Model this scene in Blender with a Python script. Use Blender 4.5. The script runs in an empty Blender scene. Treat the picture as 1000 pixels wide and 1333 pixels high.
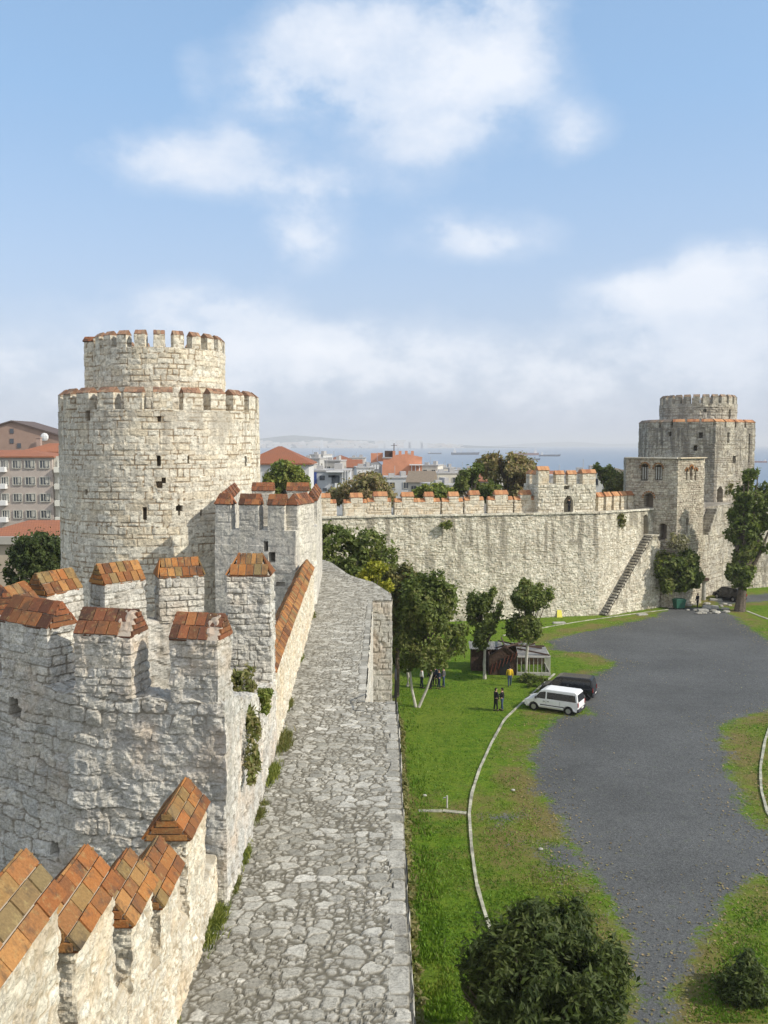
import bpy, math, random, time
import numpy as np
from mathutils import Vector, Matrix
T0 = time.time()
R = math.radians
rng = np.random.default_rng(7)
random.seed(7)
scene = bpy.context.scene
col = scene.collection

# ------------------------------------------------------------------ camera geometry (used to measure the place)
CAMH, FPX, PITCH = 20.0, 1185.0, R(4.25)
def ray(px, py):
    x = (px-500)/FPX; z = -(py-666.5)/FPX
    return Vector((x, math.cos(PITCH)+z*math.sin(PITCH), z*math.cos(PITCH)-math.sin(PITCH)))
def on_z(px, py, z=0.0):
    d = ray(px, py); t = (z-CAMH)/d.z
    return Vector((d.x*t, d.y*t, z))
def at(px, py, Y):
    d = ray(px, py); t = Y/d.y
    return Vector((d.x*t, Y, CAMH+d.z*t))

cam = bpy.data.cameras.new('camera'); camo = bpy.data.objects.new('camera', cam); col.objects.link(camo)
camo.location = (0, 0, CAMH); camo.rotation_euler = (R(90)-PITCH, 0, 0)
cam.sensor_fit = 'VERTICAL'; cam.sensor_height = 24.0; cam.lens = FPX/1333*24.0
cam.clip_start = 0.1; cam.clip_end = 80000
scene.camera = camo

SUN = Vector((0.940*math.cos(R(37)), -0.34*math.cos(R(37)), math.sin(R(37)))).normalized()

# ------------------------------------------------------------------ numpy noise
def hsh(i, j, s=0):
    with np.errstate(over='ignore'):
        n = (np.asarray(i).astype(np.int64)*374761393 + np.asarray(j).astype(np.int64)*668265263 + int(s)*1442695041) & 0xffffffff
        n = ((n ^ (n >> 13))*1274126177) & 0xffffffff
        n = n ^ (n >> 16)
        n = (n*2246822519) & 0xffffffff
        n = n ^ (n >> 15)
    return n.astype(np.float64)/4294967296.0
def vn(x, y, s=0):
    x = np.asarray(x, float); y = np.asarray(y, float)
    i = np.floor(x); j = np.floor(y); fx = x-i; fy = y-j
    fx = fx*fx*(3-2*fx); fy = fy*fy*(3-2*fy)
    i = i.astype(np.int64); j = j.astype(np.int64)
    a = hsh(i, j, s); b = hsh(i+1, j, s); c = hsh(i, j+1, s); d = hsh(i+1, j+1, s)
    return (a*(1-fx)+b*fx)*(1-fy)+(c*(1-fx)+d*fx)*fy
def fbm(x, y, s=0, o=4):
    t = 0; a = .5; n = 0
    for k in range(o):
        t = t+a*vn(x*2**k, y*2**k, s+k*17); n += a; a *= .5
    return t/n
def sstep(a, b, x):
    t = np.clip((x-a)/(b-a), 0, 1); return t*t*(3-2*t)

# stone layouts: return (distance to joint, rand1, rand2)
def courses(u, v, hm, wm, seed, wob=.06, irr=.35):
    u0 = u; v0 = v
    u = u + wob*(fbm(u0*.9, v0*.9, seed+1, 2)-.5)*2 + wob*.5*(vn(u0*4, v0*4, seed+3)-.5)
    v = v + wob*(fbm(u0*.8+9, v0*.8, seed+2, 2)-.5)*2 + wob*.5*(vn(u0*4, v0*4, seed+4)-.5)
    rg = np.random.default_rng(seed)
    lo = v.min()-hm*2; n = int((v.max()-lo)/hm*2)+6
    ed = lo+np.concatenate([[0], np.cumsum(hm*rg.uniform(1-irr, 1+irr, n))])
    r = np.clip(np.searchsorted(ed, v)-1, 0, n-1)
    dv = np.minimum(v-ed[r], ed[r+1]-v)
    du = np.zeros_like(u); cidx = np.zeros(u.shape, np.int64)
    ul = u.min()-wm*2; m = int((u.max()-ul)/wm*2.2)+8
    for k in np.unique(r):
        q = r == k
        ce = ul+rg.uniform(0, wm)-wm+np.concatenate([[0], np.cumsum(wm*(rg.uniform(.45, 1.7, m)))])
        c = np.clip(np.searchsorted(ce, u[q])-1, 0, m-1)
        du[q] = np.minimum(u[q]-ce[c], ce[c+1]-u[q]); cidx[q] = c
    rr = hm*.3
    d = np.minimum(np.minimum(du, dv), rr-np.hypot(np.maximum(rr-du, 0), np.maximum(rr-dv, 0)))
    return d, hsh(r, cidx, seed), hsh(r+977, cidx, seed)
def rubble(u, v, size, seed, asp=1.4, wob=.1):
    x = u/(size*asp); y = v/size
    x = x+wob*(vn(x*3, y*3, seed+5)-.5)*2; y = y+wob*(vn(x*3+7, y*3, seed+6)-.5)*2
    i = np.floor(x).astype(np.int64); j = np.floor(y).astype(np.int64)
    f1 = np.full(x.shape, 9.); f2 = np.full(x.shape, 9.); a1 = np.zeros(x.shape); a2 = np.zeros(x.shape)
    for di in (-1, 0, 1):
        for dj in (-1, 0, 1):
            ii = i+di; jj = j+dj
            cx = ii+.08+.84*hsh(ii, jj, seed); cy = jj+.08+.84*hsh(ii, jj, seed+11)
            dd = np.hypot(x-cx, y-cy)*(0.82+.36*hsh(ii, jj, seed+77))
            c = dd < f1
            f2 = np.where(c, f1, np.minimum(f2, dd))
            a1 = np.where(c, hsh(ii, jj, seed+21), a1); a2 = np.where(c, hsh(ii, jj, seed+31), a2)
            f1 = np.where(c, dd, f1)
    return (f2-f1)*.5*size, a1, a2

# ------------------------------------------------------------------ mesh creation
ORI = {}
def nm(s): return s
def mk(name, V, quads, mat, parent=None, origin=None, st=None, ngons=None, smooth=False, midx=None, tris=None):
    """V in world coordinates. st: per-vertex (N,4)."""
    V = np.asarray(V, float)
    if origin is None:
        origin = (V[:, 0].mean(), V[:, 1].mean(), V[:, 2].min())
    origin = np.array(origin, float)
    po = ORI[parent.name] if parent is not None else np.zeros(3)
    me = bpy.data.meshes.new(name)
    me.vertices.add(len(V)); me.vertices.foreach_set('co', (V-origin).astype(np.float32).ravel())
    loops = []; starts = []; tot = []; s = 0
    if quads is not None and len(quads):
        q = np.asarray(quads, np.int32); loops.append(q.ravel()); starts.append(np.arange(len(q))*4); tot.append(np.full(len(q), 4)); s = len(q)*4
    if tris is not None and len(tris):
        q = np.asarray(tris, np.int32); loops.append(q.ravel()); starts.append(s+np.arange(len(q))*3); tot.append(np.full(len(q), 3)); s += len(q)*3
    for g in (ngons or []):
        loops.append(np.array(g, np.int32)); starts.append(np.array([s])); tot.append(np.array([len(g)])); s += len(g)
    L = np.concatenate(loops).astype(np.int32)
    me.loops.add(len(L)); me.loops.foreach_set('vertex_index', L)
    S = np.concatenate(starts).astype(np.int32)
    me.polygons.add(len(S)); me.polygons.foreach_set('loop_start', S)
    mats = mat if isinstance(mat, (list, tuple)) else [mat]
    for m in mats: me.materials.append(m)
    if midx is not None:
        me.polygons.foreach_set('material_index', np.asarray(midx, np.int32))
    me.polygons.foreach_set('use_smooth', np.full(len(S), bool(smooth)))
    me.update(calc_edges=True); me.validate()
    if st is not None:
        a = me.attributes.new('st', 'FLOAT_COLOR', 'POINT')
        a.data.foreach_set('color', np.asarray(st, np.float32).ravel())
    o = bpy.data.objects.new(name, me); col.objects.link(o)
    o.location = Vector(origin-po)
    if parent is not None: o.parent = parent
    ORI[o.name] = origin
    return o
def empty(name, loc):
    o = bpy.data.objects.new(name, None); col.objects.link(o); o.location = loc; ORI[o.name] = np.array(loc, float)
    o.empty_display_size = .3
    return o
def tag(o, label=None, cat=None, group=None, kind=None):
    if label: o['label'] = label
    if cat: o['category'] = cat
    if group: o['group'] = group
    if kind: o['kind'] = kind
    return o
def children(o): return [c for c in list(bpy.data.objects) if c.parent == o]
def copy_tree(o, loc=None, rz=None, parent=None):
    c = o.copy(); col.objects.link(c)
    ORI[c.name] = ORI.get(o.name, np.zeros(3))
    if parent is not None: c.parent = parent
    if loc is not None: c.location = loc
    if rz is not None: c.rotation_euler = (0, 0, rz)
    for ch in children(o): copy_tree(ch, parent=c)
    return c

class MB:
    """collects small solids into one mesh"""
    def __init__(s): s.v = []; s.f = []; s.m = []; s.c = []
    def add(s, vs, fs, mi=0, c=None):
        b = len(s.v); s.v += [tuple(x) for x in vs]
        if c is None: c = (random.random(), 0, random.random(), 0)
        s.c += [c]*len(vs)
        for f in fs: s.f.append([b+i for i in f]); s.m.append(mi)
    def box(s, c, size, rz=0, mi=0, M=None, cc=None, taper=1.0):
        x, y, z = size[0]/2, size[1]/2, size[2]/2
        P = [Vector((sx*x*(taper if sz > 0 else 1), sy*y*(taper if sz > 0 else 1), sz*z)) for sz in (-1, 1) for sx, sy in ((-1, -1), (1, -1), (1, 1), (-1, 1))]
        m = Matrix.Rotation(rz, 3, 'Z') if M is None else M
        s.add([m @ p+Vector(c) for p in P], [(0, 3, 2, 1), (4, 5, 6, 7), (0, 1, 5, 4), (1, 2, 6, 5), (2, 3, 7, 6), (3, 0, 4, 7)], mi, cc)
    def beam(s, a, b, w, h, mi=0, cc=None):
        a = Vector(a); b = Vector(b); d = b-a; L = d.length
        q = d.to_track_quat('X', 'Z').to_matrix()
        s.box((a+b)/2, (L, w, h), M=q, mi=mi, cc=cc)
    def tube(s, pts, rad, n=8, mi=0, cap=True, cc=None):
        pts = [Vector(p) for p in pts]; b = len(s.v); vs = []; fs = []
        for i, p in enumerate(pts):
            d = (pts[min(i+1, len(pts)-1)]-pts[max(i-1, 0)]).normalized()
            q = d.to_track_quat('Z', 'Y').to_matrix()
            r = rad[i] if isinstance(rad, (list, tuple)) else rad
            for k in range(n):
                a = 2*math.pi*k/n; vs.append(p+q @ Vector((math.cos(a)*r, math.sin(a)*r, 0)))
        for i in range(len(pts)-1):
            for k in range(n):
                k2 = (k+1) % n; fs.append((i*n+k, i*n+k2, (i+1)*n+k2, (i+1)*n+k))
        if cap: fs.append(tuple(range(n))[::-1]); fs.append(tuple((len(pts)-1)*n+k for k in range(n)))
        s.add(vs, fs, mi, cc)
    def ball(s, c, r, n=8, mi=0, cc=None):
        if not isinstance(r, (tuple, list)): r = (r, r, r)
        vs = []; fs = []; m = n//2+1
        for i in range(m+1):
            ph = math.pi*i/m
            for k in range(n):
                a = 2*math.pi*k/n
                vs.append((c[0]+r[0]*math.sin(ph)*math.cos(a), c[1]+r[1]*math.sin(ph)*math.sin(a), c[2]+r[2]*math.cos(ph)))
        for i in range(m):
            for k in range(n):
                k2 = (k+1) % n; fs.append((i*n+k, (i+1)*n+k, (i+1)*n+k2, i*n+k2))
        s.add(vs, fs, mi, cc)
    def prism(s, poly, y0, y1, mi=0, cc=None, inset=None):
        """poly in (x,z), extruded along y"""
        n = len(poly)
        vs = [(p[0], y0, p[1]) for p in poly]+[(p[0], y1, p[1]) for p in poly]
        fs = [tuple(range(n)), tuple(range(n, 2*n))[::-1]]+[(k, k+n, (k+1) % n+n, (k+1) % n) for k in range(n)]
        s.add(vs, fs, mi, cc)
    def vprism(s, poly, z0, z1, mi=0, cc=None):
        n = len(poly)
        vs = [(p[0], p[1], z0) for p in poly]+[(p[0], p[1], z1) for p in poly]
        fs = [tuple(range(n))[::-1], tuple(range(n, 2*n))]+[(k, (k+1) % n, (k+1) % n+n, k+n) for k in range(n)]
        s.add(vs, fs, mi, cc)
    def build(s, name, mat, parent=None, origin=None, M=None, smooth=False, bevel=0):
        V = np.array(s.v, float)
        if M is not None:
            A = np.array(M); V = V @ A[:3, :3].T + A[:3, 3]
        o = mk(name, V, None, mat, parent, origin, st=np.array(s.c, float), ngons=s.f, midx=s.m, smooth=smooth)
        if bevel:
            b = o.modifiers.new('bevel', 'BEVEL'); b.width = bevel; b.segments = 2; b.limit_method = 'ANGLE'; b.angle_limit = R(35)
        return o

# ------------------------------------------------------------------ materials
def newmat(name):
    m = bpy.data.materials.new(name); m.use_nodes = True
    nt = m.node_tree; nt.nodes.clear()
    return m, nt
class NT:
    def __init__(s, nt): s.nt = nt
    def n(s, t, **k):
        nd = s.nt.nodes.new(t)
        for a, b in k.items():
            if a.startswith('i_'):
                key = a[2:]
                nd.inputs[int(key) if key.isdigit() else key.replace('_', ' ')].default_value = b
            else: setattr(nd, a, b)
        return nd
    def l(s, a, b): s.nt.links.new(a, b)
    def math(s, op, a, b=None, c=None, clamp=False):
        nd = s.n('ShaderNodeMath', operation=op); nd.use_clamp = clamp
        for i, x in enumerate((a, b, c)):
            if x is None: continue
            if isinstance(x, (int, float)): nd.inputs[i].default_value = x
            else: s.l(x, nd.inputs[i])
        return nd.outputs[0]
    def mix(s, f, a, b, mode='MIX'):
        nd = s.n('ShaderNodeMix', data_type='RGBA', blend_type=mode)
        for sock, x in ((nd.inputs[0], f), (nd.inputs[6], a), (nd.inputs[7], b)):
            if isinstance(x, (int, float)): sock.default_value = x
            elif isinstance(x, tuple): sock.default_value = (*x, 1)
            else: s.l(x, sock)
        return nd.outputs[2]
    def ramp(s, f, stops, interp='LINEAR'):
        nd = s.n('ShaderNodeValToRGB'); cr = nd.color_ramp; cr.interpolation = interp
        while len(cr.elements) < len(stops): cr.elements.new(.5)
        for e, (p, c) in zip(cr.elements, stops):
            e.position = p; e.color = (*c, 1) if isinstance(c, tuple) else (c, c, c, 1)
        s.l(f, nd.inputs[0]); return nd.outputs[0]
    def noise(s, vec, scale, detail=4, rough=.55, sc=None):
        if sc is not None:
            mp = s.n('ShaderNodeMapping'); mp.inputs['Scale'].default_value = sc; s.l(vec, mp.inputs[0]); vec = mp.outputs[0]
        nd = s.n('ShaderNodeTexNoise', i_Scale=scale, i_Detail=detail, i_Roughness=rough); s.l(vec, nd.inputs['Vector'])
        return nd.outputs[0]
    def out(s, sh):
        o = s.n('ShaderNodeOutputMaterial'); s.l(sh, o.inputs[0])
    def pos(s): return s.n('ShaderNodeNewGeometry').outputs['Position']
    def st(s):
        a = s.n('ShaderNodeAttribute', attribute_name='st'); sp = s.n('ShaderNodeSeparateColor'); s.l(a.outputs['Color'], sp.inputs[0])
        return sp.outputs[0], sp.outputs[1], sp.outputs[2], a.outputs['Alpha']

def stone_mat(name, cols, mortar, patch=(.30, .30, .29), patch_amt=.45, stain=.5, bump=.02, fine=18., warm=None, stain_col=(.10, .095, .085), exk=.62):
    m, nt = newmat(name); g = NT(nt); P = g.pos(); r1, jt, r2, ex = g.st()
    base = g.ramp(r1, [(i/(len(cols)-1), c) for i, c in enumerate(cols)])
    big = g.noise(P, .35, 5, .6)
    base = g.mix(g.math('MULTIPLY', g.ramp(big, [(.42, 0.), (.62, 1.)]), patch_amt), base, patch)
    med = g.noise(P, 2.2, 6, .65)
    base = g.mix(.55, base, g.mix(med, base, (1, 1, 1), 'MIX'), 'MULTIPLY') if False else base
    base = g.mix(1.0, base, g.ramp(med, [(.25, .62), (.5, .97), (.75, 1.12)]), 'MULTIPLY')
    fn = g.noise(P, fine, 5, .7)
    base = g.mix(1.0, base, g.ramp(fn, [(.3, .62), (.5, 1.0), (.7, 1.18)]), 'MULTIPLY')
    cr_ = g.math('ABSOLUTE', g.math('SUBTRACT', g.noise(P, fine*.22, 5, .7, sc=(1, 1, 1.6)), .5))
    base = g.mix(1.0, base, g.ramp(cr_, [(0., .55), (.012, .8), (.03, 1.0)]), 'MULTIPLY')
    dt = g.noise(P, fine*.45, 5, .75)
    base = g.mix(g.math('MULTIPLY', g.ramp(dt, [(.56, 0.), (.66, 1.)]), .45), base, tuple(x*.45 for x in patch))
    if warm:
        wn = g.noise(P, .8, 4, .6)
        base = g.mix(g.math('MULTIPLY', g.ramp(wn, [(.52, 0.), (.68, 1.)]), .6), base, warm)
    # long rain stains running down the face
    sn = g.noise(P, 1.0, 6, .68, sc=(1.3, 1.3, .10))
    sn2 = g.noise(P, .5, 3, .6)
    sf = g.noise(P, 4.5, 5, .7, sc=(1., 1., .07))
    sm = g.math('MULTIPLY', g.math('MAXIMUM', g.ramp(sn, [(.47, 0.), (.60, 1.)]), g.math('MULTIPLY', g.ramp(sf, [(.52, 0.), (.62, 1.)]), .8)), g.ramp(sn2, [(.35, .2), (.58, 1.)]))
    base = g.mix(g.math('MULTIPLY', sm, stain), base, stain_col)
    base = g.mix(g.math('MULTIPLY', ex, exk), base, stain_col)
    # joints
    mc = g.mix(g.noise(P, 6., 4), mortar, tuple(x*.6 for x in mortar))
    base = g.mix(jt, base, mc)
    # small dark pits
    vo = g.n('ShaderNodeTexNoise', i_Scale=7.0, i_Detail=2.0); g.l(P, vo.inputs['Vector'])
    base = g.mix(g.math('MULTIPLY', g.ramp(vo.outputs[0], [(.66, 0.), (.74, 1.)]), .55), base, (.09, .085, .08))
    b = g.n('ShaderNodeBump', i_Strength=1.0, i_Distance=bump)
    hgt = g.math('ADD', g.math('MULTIPLY', fn, .6), g.math('MULTIPLY', g.noise(P, fine*3, 3, .7), .4))
    g.l(hgt, b.inputs['Height'])
    p = g.n('ShaderNodeBsdfPrincipled', i_Roughness=.92); p.inputs['Specular IOR Level'].default_value = .15
    g.l(base, p.inputs['Base Color']); g.l(b.outputs[0], p.inputs['Normal'])
    g.out(p.outputs[0]); return m

def plain(name, c, rough=.8, metal=0., var=.15, scale=3., bump=0., spec=.3, c2=None, streak=False):
    m, nt = newmat(name); g = NT(nt); P = g.pos()
    n = g.noise(P, scale, 5, .65, sc=(1, 1, .2) if streak else None)
    c2 = c2 or tuple(x*(1-var*2) for x in c)
    base = g.mix(g.ramp(n, [(.35, 0.), (.65, 1.)]), c, c2)
    p = g.n('ShaderNodeBsdfPrincipled', i_Roughness=rough, i_Metallic=metal); p.inputs['Specular IOR Level'].default_value = spec
    g.l(base, p.inputs['Base Color'])
    if bump:
        b = g.n('ShaderNodeBump', i_Distance=bump); g.l(g.noise(P, scale*6, 4), b.inputs['Height']); g.l(b.outputs[0], p.inputs['Normal'])
    g.out(p.outputs[0]); return m

def tile_mat(name, cols, dirt=(.06, .05, .04), lich=(.35, .27, .12), amt=.5, rows_=False):
    m, nt = newmat(name); g = NT(nt); P = g.pos(); r1, jt, r2, ex = g.st()
    base = g.ramp(r1, [(i/(len(cols)-1), c) for i, c in enumerate(cols)])
    n1 = g.noise(P, 3.5, 6, .7)
    base = g.mix(g.math('MULTIPLY', g.ramp(n1, [(.50, 0.), (.66, 1.)]), amt), base, dirt)
    n2 = g.noise(P, 9., 5, .7)
    base = g.mix(g.math('MULTIPLY', g.ramp(n2, [(.55, 0.), (.7, 1.)]), .6), base, lich)
    n3 = g.noise(P, 40., 3, .7)
    base = g.mix(1., base, g.ramp(n3, [(.3, .75), (.7, 1.15)]), 'MULTIPLY')
    base = g.mix(jt, base, (.42, .36, .29))
    if rows_:
        sp_ = g.n('ShaderNodeSeparateXYZ'); g.l(P, sp_.inputs[0])
        fz = g.math('FRACT', g.math('MULTIPLY', sp_.outputs[2], 5.5)); base = g.mix(1., base, g.ramp(fz, [(0., .55), (.25, 1.), (1., 1.1)]), 'MULTIPLY')
        fx = g.math('FRACT', g.math('MULTIPLY', g.math('ADD', sp_.outputs[0], g.math('MULTIPLY', sp_.outputs[1], .3)), 3.2)); base = g.mix(1., base, g.ramp(fx, [(0., .8), (.3, 1.), (1., 1.05)]), 'MULTIPLY')
        base = g.mix(g.ramp(g.noise(P, .6, 5, .7), [(.4, 0.), (.7, .5)]), base, (.20, .10, .07))
    b = g.n('ShaderNodeBump', i_Distance=.012); g.l(g.math('ADD', n3, g.math('MULTIPLY', n2, .8)), b.inputs['Height'])
    p = g.n('ShaderNodeBsdfPrincipled', i_Roughness=.85); p.inputs['Specular IOR Level'].default_value = .2
    g.l(base, p.inputs['Base Color']); g.l(b.outputs[0], p.inputs['Normal']); g.out(p.outputs[0]); return m

def leaf_mat(name, cols, trans=.35):
    m, nt = newmat(name); g = NT(nt); P = g.pos(); r1, jt, r2, ex = g.st()
    base = g.ramp(r1, [(i/(len(cols)-1), c) for i, c in enumerate(cols)])
    base = g.mix(1., base, g.ramp(r2, [(0., .7), (1., 1.3)]), 'MULTIPLY')
    d = g.n('ShaderNodeBsdfPrincipled', i_Roughness=.6); d.inputs['Specular IOR Level'].default_value = .25
    t = g.n('ShaderNodeBsdfTranslucent'); g.l(base, d.inputs['Base Color'])
    g.l(g.mix(1., base, (1.2, 1.3, .5), 'MULTIPLY'), t.inputs['Color'])
    mx = g.n('ShaderNodeMixShader', i_0=trans); g.l(d.outputs[0], mx.inputs[1]); g.l(t.outputs[0], mx.inputs[2])
    g.out(mx.outputs[0]); return m

M = {}
M['stone_near'] = stone_mat('limestone_near', [(.48, .47, .43), (.58, .56, .51), (.66, .63, .56), (.52, .48, .41), (.74, .70, .61), (.52, .49, .44), (.66, .60, .50)], (.30, .27, .22), patch=(.52, .52, .49), patch_amt=.45, stain=.5, bump=.03, fine=16, warm=(.56, .44, .33), stain_col=(.24, .23, .20))
M['stone_cream'] = stone_mat('limestone_cream', [(.62, .57, .45), (.70, .65, .53), (.76, .71, .58), (.62, .52, .38), (.80, .76, .65)], (.48, .40, .28), patch=(.60, .56, .47), patch_amt=.3, stain=.3, bump=.03, fine=14, warm=(.62, .47, .29), stain_col=(.30, .27, .22))
M['stone_round'] = stone_mat('limestone_round', [(.64, .59, .48), (.74, .69, .57), (.80, .75, .62), (.66, .57, .42), (.78, .71, .56)], (.30, .215, .13), patch=(.66, .62, .54), patch_amt=.5, stain=.35, bump=.06, fine=5, stain_col=(.34, .31, .26))
M['stone_far'] = stone_mat('limestone_far', [(.61, .57, .46), (.73, .69, .57), (.81, .77, .66), (.58, .51, .40), (.77, .73, .61)], (.42, .37, .27), patch=(.66, .62, .50), patch_amt=.35, stain=.5, bump=.09, fine=4, stain_col=(.23, .21, .17), exk=.85)
M['stone_grey'] = stone_mat('limestone_grey', [(.44, .41, .35), (.54, .50, .42), (.62, .57, .46), (.44, .39, .31), (.58, .53, .43)], (.26, .22, .17), patch=(.42, .40, .36), patch_amt=.5, stain=.7, bump=.08, fine=4, stain_col=(.10, .09, .08))
M['stone_gate'] = stone_mat('limestone_gate', [(.46, .42, .33), (.58, .53, .42), (.66, .61, .49), (.48, .41, .31), (.62, .56, .45)], (.26, .21, .16), patch=(.42, .39, .34), patch_amt=.4, stain=.4, bump=.08, fine=4)
M['stone_t2'] = stone_mat('limestone_smooth', [(.60, .56, .48), (.66, .62, .54), (.72, .68, .58), (.60, .56, .47)], (.44, .41, .36), patch=(.54, .51, .46), patch_amt=.5, stain=.5, bump=.04, fine=8, stain_col=(.30, .29, .27))
M['cobble'] = stone_mat('flagstones', [(.27, .26, .225), (.36, .345, .305), (.46, .44, .39), (.31, .295, .255), (.52, .50, .44), (.26, .25, .215), (.60, .58, .52)], (.165, .15, .115), patch=(.31, .29, .235), patch_amt=.3, stain=0., bump=.014, fine=22)
M['tile'] = tile_mat('clay_tiles', [(.11, .048, .025), (.30, .115, .038), (.38, .165, .05), (.18, .075, .034), (.40, .20, .07), (.23, .15, .06), (.34, .13, .042), (.20, .155, .075)], amt=.8)
M['tile_dark'] = tile_mat('weathered_clay_tiles', [(.09, .045, .03), (.17, .07, .04), (.30, .11, .05), (.13, .06, .035), (.36, .15, .06)], amt=.6)
M['tile_old'] = tile_mat('old_brown_tiles', [(.17, .10, .07), (.29, .16, .10), (.36, .21, .13), (.24, .13, .08), (.33, .24, .16)], amt=.5, lich=(.36, .31, .22))
M['tile_far'] = tile_mat('far_clay_tiles', [(.30, .12, .06), (.45, .21, .10), (.52, .27, .13), (.36, .16, .08)], amt=.35)
M['tile_grey'] = tile_mat('grey_cap_tiles', [(.18, .15, .12), (.25, .2, .15), (.32, .22, .15)], amt=.4)
M['roof_red'] = tile_mat('red_roof', [(.26, .10, .055), (.35, .14, .075), (.31, .12, .065)], amt=.15, lich=(.45, .22, .12), rows_=True)
M['trunk'] = plain('bark', (.16, .13, .10), .95, var=.3, scale=5, bump=.03)
M['white_trunk'] = plain('limewashed_bark', (.50, .48, .42), .95, var=.15, scale=4, bump=.02)
M['leaf_dark'] = leaf_mat('leaves_dark', [(.028, .045, .012), (.048, .070, .018), (.075, .100, .026), (.11, .13, .04)])
M['leaf_mid'] = leaf_mat('leaves_mid', [(.058, .082, .021), (.098, .132, .031), (.155, .19, .048), (.21, .205, .075)])
M['leaf_olive'] = leaf_mat('leaves_olive', [(.08, .09, .03), (.12, .13, .04), (.17, .16, .055), (.22, .18, .07)])
M['leaf_yellow'] = leaf_mat('leaves_yellow', [(.12, .15, .02), (.24, .26, .03), (.38, .35, .04), (.20, .24, .03)])
M['leaf_brown'] = leaf_mat('leaves_autumn', [(.20, .15, .08), (.28, .21, .11), (.22, .22, .09), (.36, .25, .14)])
M['leaf_city'] = leaf_mat('leaves_city', [(.09, .13, .03), (.15, .19, .04), (.23, .24, .06), (.20, .22, .05)])
M['weed'] = leaf_mat('weeds', [(.09, .12, .03), (.15, .16, .05), (.24, .20, .09), (.12, .17, .04)])
M["leaf_blossom"] = leaf_mat("leaves_blossom", [(.30, .26, .16), (.5, .46, .36), (.12, .12, .04), (.55, .5, .4)])
M['white_paint'] = plain('white_car_paint', (.78, .79, .80), .25, var=.03, spec=.6)
M['black_paint'] = plain('black_car_paint', (.012, .013, .018), .2, var=.1, spec=.6)
M['glass_dark'] = plain('tinted_glass', (.02, .022, .026), .08, var=.1, spec=.7)
M['rubber'] = plain('rubber', (.02, .02, .02), .8)
M['plastic_dark'] = plain('dark_plastic', (.04, .04, .045), .6)
M['metal_rim'] = plain('wheel_rim', (.5, .5, .52), .35, metal=.7)
M['lamp_glass'] = plain('lamp_glass', (.7, .7, .72), .15, spec=.6)
M['red_lamp'] = plain('red_lamp', (.35, .02, .02), .25)
M['plate'] = plain('number_plate', (.75, .75, .72), .5)
M['iron'] = plain('iron', (.03, .03, .032), .6, metal=.4)
M['wood_dark'] = plain('dark_wood', (.10, .06, .045), .85, var=.3, scale=6, bump=.01)
M['wood_red'] = plain('red_boards', (.22, .07, .045), .85, var=.25, scale=5)
M['corrugated'] = plain('corrugated_sheet', (.30, .29, .27), .6, metal=.2, var=.2, scale=2)
M['white_frame'] = plain('white_frame', (.50, .49, .44), .7, var=.15)
M['skin'] = plain('skin', (.45, .27, .19), .6, var=.05)
M['cloth_black'] = plain('black_cloth', (.015, .016, .02), .9, var=.2, scale=20)
M['cloth_navy'] = plain('navy_cloth', (.02, .03, .06), .9, var=.2, scale=20)
M['cloth_grey'] = plain('grey_cloth', (.12, .12, .13), .9, var=.2, scale=20)
M['cloth_white'] = plain('white_cloth', (.75, .75, .75), .9, var=.1, scale=20)
M['cloth_yellow'] = plain('yellow_cloth', (.75, .50, .03), .85, var=.1, scale=20)
M['jeans'] = plain('denim', (.06, .09, .16), .9, var=.2, scale=20)
M['hair'] = plain('dark_hair', (.02, .015, .012), .8)
M['green_bin'] = plain('green_plastic', (.03, .12, .08), .6)
M['yellow_sheet'] = plain('yellow_sheet', (.75, .68, .12), .7, var=.1)
M['kerb'] = plain('white_kerb', (.47, .46, .36), .9, var=.3, scale=1.5, bump=.01)
M['slab'] = plain('pale_slab', (.42, .41, .37), .9, var=.2)

# ------------------------------------------------------------------ masonry sweep
def resample(path, closed, res):
    pts = [np.array(p, float) for p in path]; n = len(pts); segs = n if closed else n-1
    out = []; U = []; u = 0; corner = []
    for k in range(segs):
        a = pts[k]; b = pts[(k+1) % n]; L = np.linalg.norm(b-a)
        rr = res[k] if isinstance(res, (list, tuple)) else res
        m = max(1, int(math.ceil(L/rr)))
        for i in range(m):
            out.append(a+(b-a)*i/m); U.append(u+L*i/m)
        u += L
    out.append(pts[0] if closed else pts[-1]); U.append(u)
    out = np.array(out); U = np.array(U)
    # vertex normals (outward = (dy,-dx) for a counter-clockwise path)
    d = np.diff(out, axis=0); d /= np.linalg.norm(d, axis=1)[:, None]
    ns = np.stack([d[:, 1], -d[:, 0]], 1)
    if closed:
        prev = np.vstack([ns[-1], ns]); nxt = np.vstack([ns, ns[0]])
    else:
        prev = np.vstack([ns[0], ns]); nxt = np.vstack([ns, ns[-1]])
    N = prev+nxt; N /= np.linalg.norm(N, axis=1)[:, None]
    # offset vectors: mitred at the corners of the plan and interpolated along each side
    m_ = len(pts); en = []
    for k in range(segs):
        e = pts[(k+1) % m_]-pts[k]; e = e/np.linalg.norm(e); en.append(np.array([e[1], -e[0]]))
    mit = []
    for k in range(m_):
        if closed: a, b = en[k-1], en[k]
        else: a, b = en[max(k-1, 0)], en[min(k, segs-1)]
        v = a+b; v = v/np.linalg.norm(v); mit.append(v/max(.45, float(v @ b)))
    NM = []
    for k in range(segs):
        L = np.linalg.norm(pts[(k+1) % m_]-pts[k]); rr = res[k] if isinstance(res, (list, tuple)) else res
        m = max(1, int(math.ceil(L/rr)))
        for i in range(m): NM.append(mit[k]+(mit[(k+1) % m_]-mit[k])*i/m)
    NM.append(mit[0] if closed else mit[-1])
    return out, U, N, np.array(NM)

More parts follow.
